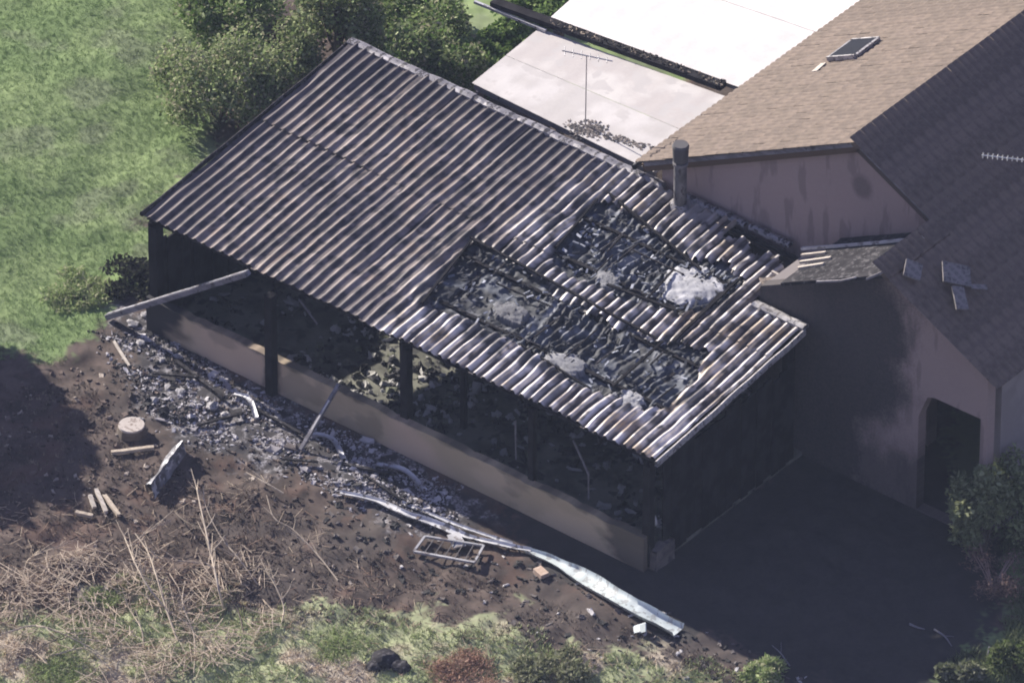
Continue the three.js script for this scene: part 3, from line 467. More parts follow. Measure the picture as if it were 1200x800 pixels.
{ // dark box gutter between the canopies
  const t = thing('box_gutter', 'dark leaf-filled box gutter between the two pale canopies', 'gutter');
  const a = at(578, 2, 2.78), b = at(848, 101, 3.02), d = V3(-0.1, 0, -0.05);
  mesh('trough', bar(a, b, 0.2, 0.1, 0.08, 30), MAT.charDark, t);
  const lst = []; for (let i = 0; i < 160; i++) { const p = a.clone().lerp(b, 0.25 + 0.75 * rnd()); lst.push([p.add(V3(rr(-0.02, 0.02), 0.055, rr(-0.08, 0.08))), euler(rr(-1, 1), rr(0, 6), rr(-1, 1)), V3(rr(0.02, 0.06), 0.01, rr(0.02, 0.07)), rnd() < 0.3 ? [0.25, 0.2, 0.15] : [0.04, 0.035, 0.03]]); }
  scatterMesh('leaf_litter', new THREE.BoxGeometry(1, 1, 1), white, lst, t);
  mesh('edge_strip', bar(at(556, 2, 2.7), at(640, 36, 2.75), 0.05, 0.05), MAT.zinc, t);
}
{ // dark and brown flakes round the mast foot, trailing over the cream canopy
  const lst = [], n = ca[1].clone().sub(ca[0]).cross(ca[3].clone().sub(ca[0])).normalize();
  for (let i = 0; i < 420; i++) { const a = i < 240, px = a ? 688 + 26 * (rnd() + rnd() - 1) : rr(660, 770), py = a ? 152 + 13 * (rnd() + rnd() - 1) : 152 + (px - 690) * 0.3 + 9 * (rnd() - 0.5), p = atPlane(px, py, ca[0].clone().add(V3(0, 0.008, 0)), n); if (p.x > 6.5 || p.z > -5.85) continue; lst.push([p, euler(rr(-0.2, 0.2), rnd() * 6, rr(-0.2, 0.2)), V3(rr(0.01, 0.06), 0.006, rr(0.01, 0.05)), rnd() < 0.6 ? [0.05, 0.045, 0.045] : [0.2, 0.17, 0.15]]); }
  tag(scatterMesh('dark_flakes', new THREE.BoxGeometry(1, 1, 1), white, lst, scene), 'dark flakes spread over the cream canopy', 'soot');
}
function aerial(label, base, top, boomA, boomB, n, el, tilt) {
  const t = thing('television_aerial', label, 'aerial');
  mesh('mast', tube([base, base.clone().lerp(top, 0.5), top], 0.012, 0.01, 4, 6), lam(0.36, 0.34, 0.33, 0.6), t);
  const bm = mesh('boom', tube([boomA, boomA.clone().lerp(boomB, 0.5), boomB], 0.012, 0.012, 4, 6), tilt ? lam(0.75, 0.75, 0.74, 0.6) : MAT.zinc, t);
  const s0 = lam(0.75, 0.75, 0.74, 0.6), d = boomB.clone().sub(boomA).normalize(), s = tilt ?? d.clone().cross(V3(0, 1, 0)).normalize();
  for (let i = 0; i < n; i++) { const p = boomA.clone().lerp(boomB, (i + 0.3) / n), h = el * (1 - 0.45 * i / n); mesh('element', tube([p.clone().addScaledVector(s, -h), p, p.clone().addScaledVector(s, h)], 0.01, 0.01, 2, 5), tilt ? s0 : MAT.zinc, t); }
  return t;
}
{
  const b = at(686, 145, 2.9), hgt = 1.42, top = b.clone().add(V3(0.02, hgt, 0)), bb = b.clone(); bb.y -= 0.1;
  const tp = V3(top.x, top.y, top.z), ra = RIGHT.clone();
  aerial('slim aerial mast with a crossbar standing on the cream canopy', bb, tp, tp.clone().addScaledVector(ra, -0.42).add(V3(0, 0.12, 0)), tp.clone().addScaledVector(ra, 0.45).add(V3(0, -0.1, 0)), 6, 0.13);
  const P = (px, py, h) => atPlane(px, py, V3(HXA, HA + h, 0), V3(Math.sin(HP), Math.cos(HP), 0));
  const r0 = P(1206, 245, 0); const tp2 = V3(r0.x, r0.y + 0.98, r0.z); const rb = V3(r0.x, r0.y - 0.05, r0.z);
  const v = RIGHT.clone(); aerial('pale many-pronged aerial above the dark shaded roof slope', rb, tp2, tp2.clone().addScaledVector(v, -0.82).add(V3(0, 0.13, 0)), tp2.clone().addScaledVector(v, 0.5).add(V3(0, -0.05, 0)), 16, 0.09, V3(0.3, 0.9, 0.3).normalize());
}
// ---------------------------------------------------------------- loose things on the roofs
{
  const P = (px, py) => atPlane(px, py, V3(HXA, HA + 0.06, 0), V3(Math.sin(HP), Math.cos(HP), 0));
  const MP = M({ map: mottle([0.17, 0.155, 0.145], [0.26, 0.235, 0.22], 0.3, 6, 1, [0.1, 0.09, 0.085], 101) });
  for (const [px, py, w, l, a, label] of [[1070, 325, 0.3, 0.36, 0.55, 'small square grey panel lying by the wing roof ridge'], [1121, 330, 0.5, 0.42, 0.75, 'largest grey panel with an upturned corner lying on dark roof'], [1125, 358, 0.22, 0.46, 0.9, 'narrow rounded grey panel lying on dark roof'], [1147, 345, 0.1, 0.3, -0.6, 'thin grey offcut lying on dark roof slope']]) {
    const p = P(px, py), g = new THREE.BoxGeometry(w, 0.03, l, 4, 1, 4), q = g.attributes.position; for (let i = 0; i < q.count; i++) q.setY(i, q.getY(i) + 0.015 * sst(0.05, 0.3, q.getX(i) / w * 0.5 + q.getZ(i) / l * 0.5 - 0.2) + 0.01 * vn(q.getX(i) * 20, q.getZ(i) * 20));
    g.rotateY(a); g.rotateZ(-HP); const o = mesh('roof_panel_offcut', boxUV(g), MP); o.position.set(p.x, p.y + 0.15, p.z); tag(o, label, 'panel', 'panels lying on the dark roof');
  }
  const ply = thing('plywood_scrap', 'torn tan board scrap at the corner where both roofs meet', 'board', [0, 0, 0]);
  const c = at(928, 329, 3.05), g = new THREE.Shape([[-0.5, -0.12], [0.35, -0.2], [0.55, -0.02], [-0.05, 0.28], [-0.2, 0.1], [-0.55, 0.06]].map(a => new THREE.Vector2(...a))); const eg = new THREE.ExtrudeGeometry(g, { depth: 0.025, bevelEnabled: false }); eg.rotateX(-Math.PI / 2); eg.rotateY(Math.atan2(0.63, 0.7765)); eg.translate(c.x, c.y, c.z);
  mesh('board', boxUV(eg), M({ map: mottle([0.2, 0.16, 0.13], [0.42, 0.35, 0.29], 0.5, 5, 1, [0.06, 0.05, 0.05], 103) }), ply);
  for (const [a, b] of [[[900, 336], [955, 331]], [[905, 318], [935, 334]]]) mesh('strip', bar(at(...a, 3.08), at(...b, 3.08), 0.05, 0.04, 0.2, 6), MAT.paleWood, ply);
}
// ash heaps in the holes
for (const [px, py, w, d, h, pale, label] of [[812, 333, 0.88, 0.58, 0.05, 0.5, 'large bright white ash heap in the upper burnt hole'], [598, 364, 0.55, 0.36, 0.03, 0.17, 'grey ash heap near the upper left of the lower burnt hole'], [664, 424, 0.74, 0.36, 0.03, 0.27, 'long pale ash heap along the lower burnt hole edge'], [740, 466, 0.48, 0.28, 0.03, 0.34, 'small white ash heap at the lower corner of the burnt hole'], [712, 326, 0.38, 0.24, 0.025, 0.22, 'small grey ash heap on ribs between the two burnt holes']]) {
  const [x, s] = toRoof(px, py), g = new THREE.PlaneGeometry(1.5, 1.5, 60, 60), p = g.attributes.position, sd = px * 0.13, col = [];
  for (let i = 0; i < p.count; i++) { const a = p.getX(i), b = p.getY(i), r = Math.hypot(a, b) + 0.7 * (fbm(a * 3.1 + sd, b * 3.1, 5) - 0.5), q = clamp(1 - r / 0.62), hh = h * sst(0, 0.8, q) + 0.03 * (fbm(a * 7 + sd, b * 7 + 5, 4) - 0.5) - 0.13 * sst(0.1, -0.1, 1 - r / 0.62) + 0.01; p.setXYZ(i, a * w, hh, b * d * 1.2); const k = pale * (0.55 + 0.75 * fbm(a * 4 + sd, b * 4 + 3, 4)) * (vn(a * 24, b * 24 + sd) > 0.82 ? 0.55 : 1); col.push(k, k, k * 1.03); }
  g.setAttribute('color', new THREE.Float32BufferAttribute(col, 3)); g.rotateX(PITCH); g.computeVertexNormals();
  const o = mesh('ash_heap', g, M({ vertexColors: true, roughness: 1 })); o.position.copy(rp(x, s, -0.035)); tag(o, label, 'ash');
}

// ---------------------------------------------------------------- vegetation
function leafCloud(n, r, blobs, cols, size, flat = 0.3) {
  const pos = new Float32Array(n * 18), col = new Float32Array(n * 18), a = V3(), b = V3(), c = V3();
  for (let i = 0; i < n; i++) {
    const B = blobs[Math.floor(rnd() * blobs.length)], th = rnd() * 6.283, cz = rr(-0.55, 1), rad = Math.pow(rnd(), 0.35) * (0.85 + 0.35 * rnd()), q = Math.sqrt(1 - cz * cz);
    a.set(B[0] + B[3] * rad * q * Math.cos(th), B[1] + B[4] * rad * cz, B[2] + B[3] * rad * q * Math.sin(th)); if (a.y < 0.02) a.y = 0.02 + 0.1 * rnd();
    const l = size * rr(0.6, 1.4), w = l * flat * rr(0.8, 1.4); b.set(rr(-1, 1), rr(-0.6, 0.9), rr(-1, 1)).normalize().multiplyScalar(l); c.set(rr(-1, 1), rr(-1, 1), rr(-1, 1)).cross(b).normalize().multiplyScalar(w);
    const P = [a, a.clone().addScaledVector(b, 0.5).add(c), a.clone().add(b), a, a.clone().add(b), a.clone().addScaledVector(b, 0.5).sub(c)];
    const C = cols[Math.floor(rnd() * cols.length)], k = rr(0.7, 1.25);
    for (let v = 0; v < 6; v++) { pos.set([P[v].x, P[v].y, P[v].z], i * 18 + v * 3); col.set([C[0] * k, C[1] * k, C[2] * k], i * 18 + v * 3); }
  }
  const g = new THREE.BufferGeometry(); g.setAttribute('position', new THREE.BufferAttribute(pos, 3)); g.setAttribute('color', new THREE.BufferAttribute(col, 3)); g.computeVertexNormals(); return g;
}
const MLeaf = new THREE.MeshPhysicalMaterial({ vertexColors: true, roughness: 1, specularIntensity: 0.15, side: THREE.DoubleSide, transmission: 0.3, thickness: 0 });
function bush(name, label, cat, p, rx, h, n, cols, size, opt = {}) {
  const t = thing(name, label, cat, [p.x, gy(p.x, p.z) - 0.02, p.z], 0, opt.group), blobs = [], nb = opt.blobs ?? 14;
  for (let i = 0; i < nb; i++) { const a = rnd() * 6.28, r = Math.sqrt(rnd()) * rx * 0.75, y = h * rr(0.25, 0.8) * (1 - 0.45 * (r / rx)); blobs.push([Math.cos(a) * r, y, Math.sin(a) * r, rx * rr(0.22, 0.4), h * rr(0.14, 0.26)]); }
  mesh('foliage', leafCloud(n, rx, blobs, cols, size, opt.flat), MLeaf, t);
  if (opt.trunk) { mesh('trunk', tube([V3(0, -0.1, 0), V3(0.05, h * 0.25, 0.04), V3(0, h * 0.6, 0)], opt.trunk, opt.trunk * 0.5, 8, 8), MAT.bark, t); }
  for (const b of blobs.slice(0, opt.stems ?? 7)) mesh('stem', tube([V3(b[0] * 0.12, opt.trunk ? h * 0.25 : -0.05, b[2] * 0.12), V3(b[0] * 0.5, b[1] * 0.55, b[2] * 0.4), V3(b[0], b[1] + b[4] * 0.5, b[2])], opt.stemR ?? 0.025, 0.008, 8, 5), opt.stemM ?? MAT.bark, t);
  return t;
}
const olive = [[0.22, 0.29, 0.11], [0.31, 0.38, 0.17], [0.41, 0.46, 0.25], [0.12, 0.16, 0.065], [0.36, 0.34, 0.23]], green = [[0.12, 0.2, 0.055], [0.18, 0.27, 0.08], [0.09, 0.15, 0.045], [0.22, 0.29, 0.11]], dkgreen = [[0.09, 0.12, 0.05], [0.17, 0.21, 0.085], [0.25, 0.28, 0.14]];
const pgreen = [[0.3, 0.38, 0.16], [0.38, 0.44, 0.22], [0.23, 0.3, 0.12], [0.42, 0.42, 0.27]];
bush('garden_shrub', 'large grey-olive shrub on the lawn beside the corrugated roof', 'shrub', at(258, 128), 1.35, 2.0, 15000, olive, 0.07, { blobs: 26 });
bush('garden_shrub', 'yellow-green leafy shrub behind the large grey-olive shrub', 'shrub', at(262, 40), 1.15, 1.5, 9000, [...green, ...olive], 0.08, { blobs: 16 });
bush('garden_tree', 'dark-leaved tree rising behind the corrugated roof ridge', 'tree', at(395, 98), 1.2, 3.1, 13000, [...dkgreen, ...olive], 0.08, { blobs: 22, trunk: 0.12 });
bush('garden_tree', 'bushy olive tree between the dark tree and the cream canopy', 'tree', at(500, 130), 1.15, 2.5, 14000, [...olive, ...green, ...dkgreen], 0.08, { blobs: 24, trunk: 0.1 });
bush('garden_shrub', 'bright green low shrub against the cream canopy edge', 'shrub', at(565, 100), 0.75, 0.9, 6000, green, 0.09, { blobs: 14 });
bush('garden_shrub', 'dense olive shrub behind the bushy olive tree', 'shrub', at(480, 48), 1.2, 1.5, 9000, [...olive, ...green], 0.08, { blobs: 18 });
bush('garden_shrub', 'low bright green plant near the canopy gutter', 'shrub', at(598, 62), 0.6, 0.7, 4500, green, 0.09, { blobs: 10 });
bush('garden_shrub', 'green plant clump by the far end of the gutter', 'shrub', at(632, 12), 0.8, 0.7, 4500, green, 0.09, { blobs: 10 });
bush('scorched_shrub', 'scorched dark shrub with green edge at the outbuilding corner', 'shrub', at(163, 335), 0.75, 0.42, 4200, [[0.02, 0.02, 0.02], [0.035, 0.035, 0.03], [0.05, 0.055, 0.035], [0.09, 0.1, 0.06]], 0.08, { blobs: 14 });
bush('weed_clump', 'green weed clump on the lawn edge beside the scorched shrub', 'weed', at(97, 340), 0.7, 0.2, 3800, pgreen, 0.1, { blobs: 12, flat: 0.1 });
bush('garden_shrub', 'leafy green bush in front of the wing wall opening', 'shrub', at(1150, 648), 0.62, 2.0, 6500, [[0.26, 0.3, 0.15], [0.34, 0.37, 0.21], [0.2, 0.22, 0.11]], 0.1, { blobs: 20, flat: 0.2 });
bush('garden_shrub', 'taller pale green bush beside the wing wall opening bush', 'shrub', at(1200, 640), 0.85, 2.3, 9000, [[0.28, 0.33, 0.15], [0.36, 0.4, 0.22], [0.2, 0.23, 0.11]], 0.1, { blobs: 24, flat: 0.2 });
bush('bare_shrub', 'reddish bare twiggy shrub at the edge of the house shadow', 'shrub', at(1165, 690), 0.75, 0.9, 1500, [[0.24, 0.16, 0.14], [0.32, 0.23, 0.19], [0.16, 0.11, 0.1]], 0.07, { blobs: 18, stems: 18, stemR: 0.014, stemM: M({ color: rgb(0.4, 0.29, 0.25) }), flat: 0.12 });
bush('bare_shrub', 'greyer bare twiggy shrub between the leafy bush and reddish shrub', 'shrub', at(1150, 640), 0.55, 0.8, 900, [[0.2, 0.17, 0.13], [0.12, 0.1, 0.08]], 0.07, { blobs: 12, stems: 12, stemR: 0.012, stemM: M({ color: rgb(0.3, 0.25, 0.2) }), flat: 0.12 });
bush('weed_clump', 'pale green weed clump at the tip of the long shadow', 'weed', at(898, 792), 0.45, 0.32, 3000, pgreen, 0.1, { blobs: 8, flat: 0.15 });
bush('weed_clump', 'grey-green weed clump below the reddish bare shrub', 'weed', at(1125, 798), 0.4, 0.4, 2600, [[0.15, 0.17, 0.09], [0.22, 0.23, 0.16]], 0.1, { blobs: 8, flat: 0.25 });
bush('weed_clump', 'tall green weeds below the twiggy shrubs', 'weed', at(1196, 785), 0.5, 0.6, 3600, [[0.11, 0.15, 0.05], [0.17, 0.2, 0.09]], 0.1, { blobs: 9, flat: 0.16 });
bush('dry_shrub', 'rusty brown dried shrub beside the sage green weeds', 'shrub', at(540, 796), 0.72, 0.24, 3800, [[0.42, 0.26, 0.19], [0.5, 0.35, 0.26], [0.3, 0.2, 0.15]], 0.08, { blobs: 16, flat: 0.08 });
bush('weed_clump', 'sage green weed clump beside the rusty dried shrub', 'weed', at(645, 790), 0.75, 0.2, 3400, [[0.24, 0.26, 0.15], [0.32, 0.32, 0.22], [0.15, 0.16, 0.09]], 0.1, { blobs: 16, flat: 0.14 });
bush('weed_clump', 'bright green weed clump at the lip of the small hollow', 'weed', at(118, 702), 0.4, 0.13, 2200, pgreen, 0.07, { blobs: 16, flat: 0.1, stems: 0 });
bush('weed_clump', 'fresh green weed clump beside the dark stones', 'weed', at(402, 762), 0.65, 0.12, 3000, pgreen, 0.08, { blobs: 24, flat: 0.08, stems: 0 });
bush('weed_clump', 'green weed clump amid the straw below the hollow', 'weed', at(70, 790), 0.75, 0.13, 3400, pgreen, 0.08, { blobs: 26, flat: 0.08, stems: 0 });
// tall tree outside the frame: its shadow lies on the ground at the left
{ const c = at(-22, 520), L = 7.2, p = V3(c.x + SUN.x / SUN.y * 3.3, 0, c.z + SUN.z / SUN.y * 3.3); bush('garden_tree', 'round-crowned tree standing beyond the lawn, casting the shadow there', 'tree', p, 2.1, 5.0, 36000, dkgreen, 0.24, { blobs: 34, trunk: 0.16, flat: 0.5 }); }

// grass: uncountable
function tuft(nb, h, w) { const pos = []; for (let i = 0; i < nb; i++) { const a = rnd() * 6.28, r = 0.03 * rnd(), x = Math.cos(a) * r, z = Math.sin(a) * r, l = rr(0.5, 1.1) * h, dx = Math.cos(a) * l * rr(0.3, 1), dz = Math.sin(a) * l * rr(0.3, 1), px = -Math.sin(a) * w, pz = Math.cos(a) * w; pos.push(x - px, 0, z - pz, x + px, 0, z + pz, x + dx, l, z + dz); } const g = new THREE.BufferGeometry(); g.setAttribute('position', new THREE.Float32BufferAttribute(pos, 3)); g.computeVertexNormals(); return g; }
const MGrass = M({ color: 0xffffff, side: THREE.DoubleSide, roughness: 0.85 });
function sow(name, label, polys, n, g, colf, smin, smax, dens) {
  const list = []; let guard = 0;
  while (list.length < n && guard++ < n * 12) { const P = polys[Math.floor(rnd() * polys.length)], xs = P.map(a => a[0]), zs = P.map(a => a[1]), x = rr(Math.min(...xs), Math.max(...xs)), z = rr(Math.min(...zs), Math.max(...zs)); const d = sdPoly(x, z, P) + (fbm(x * 1.5, z * 1.5, 3) - 0.5) * 0.9; if (d > 0 || !dens(x, z)) continue; if (sdPoly(x, z, shedPoly) < 0.12) continue;
    const s = rr(smin, smax); list.push([V3(x, gy(x, z) - 0.01, z), euler(0, rnd() * 6.28, 0), V3(s, s * rr(0.7, 1.3), s), colf(x, z)]); }
  const o = scatterMesh(name, g, MGrass, list, scene); return tag(o, label, 'grass');
}
const lawnVis = groundPoly([[-60, -60], [330, -60], [300, 60], [240, 170], [180, 240], [214, 300], [150, 318], [112, 335], [108, 385], [75, 425], [30, 418], [-60, 395]]);
sow('lawn_grass', 'soft green lawn beside the outbuilding', [lawnVis], 52000, tuft(7, 0.029, 0.006), (x, z) => { const n = fbm(x * 0.8 + 20, z * 0.8, 4), y = sst(0.48, 0.66, fbm(x * 1.3 + 60, z * 1.3 + 9, 4)), k = rr(0.88, 1.12); const c = mix3(mix3([0.2, 0.295, 0.1], [0.295, 0.39, 0.155], sst(0.3, 0.7, n)), [0.31, 0.335, 0.19], y * 0.6); return [c[0] * k, c[1] * k, c[2] * k]; }, 0.6, 1.25, () => true);
sow('dry_grass', 'straw and sparse green grass along the scorched garden', [groundPoly([[-60, 735], [60, 715], [130, 672], [250, 690], [420, 715], [520, 735], [640, 752], [800, 780], [900, 792], [900, 860], [-60, 860]])], 16000, tuft(6, 0.065, 0.007), (x, z) => { const g = sst(0.31, 0.5, fbm(x * 1.1 + 5, z * 1.1 + 88, 4)), k = rr(0.6, 1.3), c = mix3([0.66, 0.57, 0.44], [0.42, 0.47, 0.24], g); return [c[0] * k, c[1] * k, c[2] * k]; }, 0.5, 1.3, (x, z) => rnd() < 0.25 + fbm(x * 1.8, z * 1.8, 3));
sow('scorched_stubble', 'sparse brown stubble on the scorched soil', [groundPoly([[-60, 470], [110, 440], [160, 520], [250, 560], [420, 640], [700, 720], [900, 790], [500, 750], [250, 700], [60, 730], [-60, 740]])], 7000, tuft(4, 0.07, 0.006), () => { const k = rr(0.5, 1.3); return rnd() < 0.7 ? [0.17 * k, 0.13 * k, 0.1 * k] : [0.32 * k, 0.26 * k, 0.19 * k]; }, 0.5, 1.3, (x, z) => rnd() < fbm(x * 2, z * 2 + 5, 3) ** 2 * 2.4);
sow('side_grass', 'rough green grass beside the shaded house corner', [groundPoly([[1135, 560], [1300, 560], [1300, 860], [1095, 860], [1120, 790], [1180, 740], [1195, 650]])], 5000, tuft(6, 0.12, 0.008), () => { const k = rr(0.6, 1.2); return [0.15 * k, 0.18 * k, 0.08 * k]; }, 0.6, 1.4, () => true);

// ---------------------------------------------------------------- debris on the ground
const field = groundPoly([[130, 395], [215, 390], [265, 450], [300, 465], [380, 500], [520, 575], [525, 605], [430, 590], [370, 560], [320, 520], [280, 490], [250, 520], [200, 500], [150, 440]]);
{
  const list = []; for (let i = 0; i < 30000; i++) { const xs = field.map(a => a[0]), zs = field.map(a => a[1]), x = rr(Math.min(...xs) - 0.6, Math.max(...xs) + 0.6), z = rr(Math.min(...zs) - 0.6, Math.max(...zs) + 0.6), d = sdPoly(x, z, field); if (d > 0.5 * rnd() * rnd() || z < 0.12 && x > -0.1) continue; if (fbm(x * 1.9 + 40, z * 2.4, 4) < (x > 1.8 ? 0.28 : 0.38) + 0.2 * rnd()) continue; const right = x > 1.6, pale = fbm(x * 1.8, z * 1.8 + 4, 3) + (right ? 0.28 : -0.22), k = rnd(), s = rr(0.3, 1) ** 2 * (rnd() < 0.04 ? rr(1.3, 2.4) : 0.85); const c = k < pale * 0.75 ? (rnd() < 0.55 ? [0.5, 0.48, 0.49] : [0.3, 0.28, 0.29]) : k < 0.8 ? [0.03, 0.028, 0.03] : [0.12, 0.1, 0.095];
    list.push([V3(x, gy(x, z) + 0.015 * s, z), euler(rr(-0.6, 0.6), rnd() * 6.28, rr(-0.6, 0.6)), V3(rr(0.02, 0.08) * s, rr(0.01, 0.04) * s, rr(0.03, 0.12) * s), c]); }
  tag(scatterMesh('ash_rubble', shard(11), white, list, scene), 'pale ash and black rubble strewn along the low wall', 'rubble');
  const l2 = []; for (let i = 0; i < 900; i++) { const px = rr(380, 1110), py = 500 + (px - 380) * 0.42 + rr(50, 150), p = at(px, py); if (p.z < 0.15 && p.x < 11.3) continue; const s = rr(0.2, 1) ** 2, k = rnd(); l2.push([V3(p.x, gy(p.x, p.z) + 0.01, p.z), euler(rr(-0.4, 0.4), rnd() * 6.28, rr(-0.4, 0.4)), V3(rr(0.03, 0.12) * s, rr(0.02, 0.05) * s, rr(0.03, 0.16) * s), k < 0.12 ? [0.5, 0.48, 0.47] : k < 0.4 ? [0.14, 0.12, 0.11] : [0.03, 0.028, 0.028]]); }
  tag(scatterMesh('scattered_rubble', shard(23), white, l2, scene), 'small scattered rubble on the dark soil below the wall', 'rubble');
  const l3 = []; for (let i = 0; i < 2600; i++) { const px = rr(-20, 420), py = rr(430, 730), p = at(px, py), s = rr(0.25, 1) ** 2, k = rnd(); if (fbm(p.x * 1.3, p.z * 1.3, 3) < 0.42 || p.z < 0.3 && p.x > -0.3) continue; l3.push([V3(p.x, gy(p.x, p.z) + 0.008, p.z), euler(rr(-0.4, 0.4), rnd() * 6.28, rr(-0.4, 0.4)), V3(rr(0.03, 0.1) * s, rr(0.02, 0.06) * s, rr(0.03, 0.13) * s), k < 0.1 ? [0.4, 0.34, 0.28] : k < 0.5 ? [0.15, 0.11, 0.09] : [0.06, 0.045, 0.04]]); }
  tag(scatterMesh('soil_clods', shard(37), white, l3, scene), 'brown clods and chips on the scorched soil', 'rubble');
  // inside the building, seen under the eave
  const l4 = []; for (let i = 0; i < 1600; i++) { const x = rr(0.4, 10.6), z = rr(-5.2, -0.2), s = rr(0.25, 1) ** 2, k = rnd(); if (fbm(x * 1.2, z * 1.2, 3) < 0.45) continue; l4.push([V3(x, 0.09, z), euler(rr(-0.5, 0.5), rnd() * 6.28, rr(-0.5, 0.5)), V3(rr(0.05, 0.25) * s, rr(0.04, 0.16) * s, rr(0.05, 0.35) * s), k < 0.3 ? [0.42, 0.41, 0.38] : k < 0.5 ? [0.13, 0.13, 0.1] : [0.03, 0.028, 0.028]]); }
  for (let i = 0; i < 900; i++) { const x = rr(2.6, 6), z = rr(-3.6, -0.3), s = rr(0.3, 1) ** 2, k = rnd(); if (fbm(x * 2 + 6, z * 2, 3) < 0.4) continue; l4.push([V3(x, 0.095, z), euler(rr(-0.5, 0.5), rnd() * 6.28, rr(-0.5, 0.5)), V3(rr(0.04, 0.18) * s, rr(0.03, 0.14) * s, rr(0.04, 0.22) * s), k < 0.35 ? [0.5, 0.49, 0.46] : k < 0.6 ? [0.17, 0.18, 0.12] : [0.03, 0.028, 0.028]]); }
  tag(scatterMesh('interior_rubble', shard(53), white, l4, scene), 'burnt rubble and pale ash on the outbuilding floor', 'rubble');
}
const paleStone = M({ map: mottle([0.26, 0.25, 0.25], [0.46, 0.44, 0.44], 0.22, 5, 1, [0.09, 0.085, 0.085], 111) });
// separate pale lumps on the ash by the leaning beam
[[166, 403, 0.1], [209, 403, 0.09], [208, 418, 0.09], [189, 423, 0.08], [155, 380, 0.13], [197, 455, 0.09], [212, 459, 0.1], [181, 470, 0.1], [248, 477, 0.13], [164, 492, 0.08], [290, 470, 0.12], [300, 478, 0.12], [322, 492, 0.12], [170, 370, 0.11], [206, 380, 0.08], [263, 487, 0.11]].forEach(([px, py, r], i) => {
  const p = gp(px, py), o = mesh('pale_lump', chunk(r * 0.85, 0.45, i * 1.7 + 1, 1, 0.95), paleStone); o.position.set(p.x, p.y + r * 0.2, p.z); o.rotation.y = i; tag(o, 'loose pale mortar lump on the black ash by the outbuilding', 'rubble lump', 'pale lumps on the ash'); });
// fallen and leaning things
{
  // leaning grey beam from the eave to the ground
  const t = thing('fallen_beam', 'grey scorched beam leaning from the eave to the ground', 'beam'); const a = gp(126, 374, 0.06), b = atPlane(290, 320, V3(0, 0, 0.12), V3(0, 0, 1));
  mesh('beam', bar(a, b, 0.13, 0.1, 0.1, 30), MAT.greyWood, t); mesh('edge_strip', bar(a.clone().add(V3(0, 0.06, 0.03)), b.clone().add(V3(0, 0.06, 0.03)), 0.03, 0.03, 0.2, 30), MAT.zinc, t);
  const pp = thing('fallen_pole', 'thin pale pole propped against the low wall', 'pole'); const c = gp(352, 528, 0.02), d = atPlane(397, 450, V3(0, 0, 0.14), V3(0, 0, 1)); mesh('pole', bar(c, d, 0.07, 0.05, 0.1, 12), MAT.greyWood, pp); mesh('face_strip', bar(c.clone().lerp(d, 0.3).add(V3(0.02, 0.03, 0.03)), c.clone().lerp(d, 0.75).add(V3(0.02, 0.03, 0.03)), 0.025, 0.02), MAT.whitePaint, pp);
  const st = thing('split_stick', 'pale split stick lying at the lawn edge by the ash', 'stick'); mesh('stick', bar(gp(133, 402, 0.04), gp(151, 430, 0.03), 0.05, 0.04, 0.25, 10), MAT.paleWood, st);
}
{ // tree stump
  const p = gp(154, 508), t = thing('tree_stump', 'pale round sawn tree stump on the scorched soil', 'stump', [p.x, p.y, p.z]);
  const g = new THREE.CylinderGeometry(0.235, 0.27, 0.2, 28, 2), q = g.attributes.position; for (let i = 0; i < q.count; i++) { const a = Math.atan2(q.getZ(i), q.getX(i)), k = 1 + 0.14 * (vn(Math.cos(a) * 2 + 5, Math.sin(a) * 2) - 0.5); q.setX(i, q.getX(i) * k); q.setZ(i, q.getZ(i) * k); } g.computeVertexNormals(); g.translate(0, 0.06, 0); mesh('bark', g, MAT.bark, t);
  const d = new THREE.CylinderGeometry(0.22, 0.228, 0.03, 28); d.translate(0, 0.175, 0); const f = tex(128, 128, (u, v) => { const r = Math.hypot(u - 0.5, v - 0.5), a = Math.atan2(v - 0.5, u - 0.5), n = fbm(u * 6, v * 6, 3), ring = 0.5 + 0.5 * Math.sin(r * 110 + n * 7); let c = mix3([0.4, 0.34, 0.29], [0.62, 0.56, 0.5], ring * 0.4 + 0.6 * n); return mix3(c, [0.2, 0.15, 0.12], Math.max(sst(0.08, 0.03, r), 0.7 * sst(0.62, 0.7, fbm(u * 9 + 3, v * 9, 3)))); }); mesh('sawn_face', d, M({ map: f }), t);
}
// crumpled gutter lengths in front of the wall
function gutter(t, pts, w, m, name, ph) {
  const P = pts.map(([x, y, h]) => gp(x, y, h ?? 0.05)), c = new THREE.CatmullRomCurve3(P), n = 60, pos = [], idx = [], cs = [[-0.5, 0.35], [-0.42, 0.02], [0, 0], [0.4, 0.05], [0.5, 0.4]];
  for (let i = 0; i <= n; i++) { const o = c.getPointAt(i / n), d = c.getTangentAt(i / n), s = d.clone().cross(V3(0, 1, 0)).normalize(), tw = 0.9 * (fbm(i * 0.09 + ph, 2, 2) - 0.5), ww = w(i / n) * (0.9 + 0.2 * vn(i * 0.16, ph)); for (const [a, b] of cs) { const h = b * ww * 0.8; pos.push(o.x + s.x * (a * ww * Math.cos(tw)), o.y + h + a * ww * Math.sin(tw) * 0.6 + 0.012 * (vn(i * 0.8 + ph, a * 6) - 0.5), o.z + s.z * a * ww); } }
  for (let i = 1; i <= n; i++) for (let j = 1; j < 5; j++) { const k = i * 5 + j; idx.push(k - 6, k - 1, k, k - 6, k, k - 5); }
  const g = new THREE.BufferGeometry(); g.setAttribute('position', new THREE.Float32BufferAttribute(pos, 3)); g.setIndex(idx); g.computeVertexNormals(); g.setAttribute('uv', new THREE.Float32BufferAttribute(pos.filter((_, i) => i % 3 !== 1), 2)); const o = mesh(name, g, m, t); return o;
}
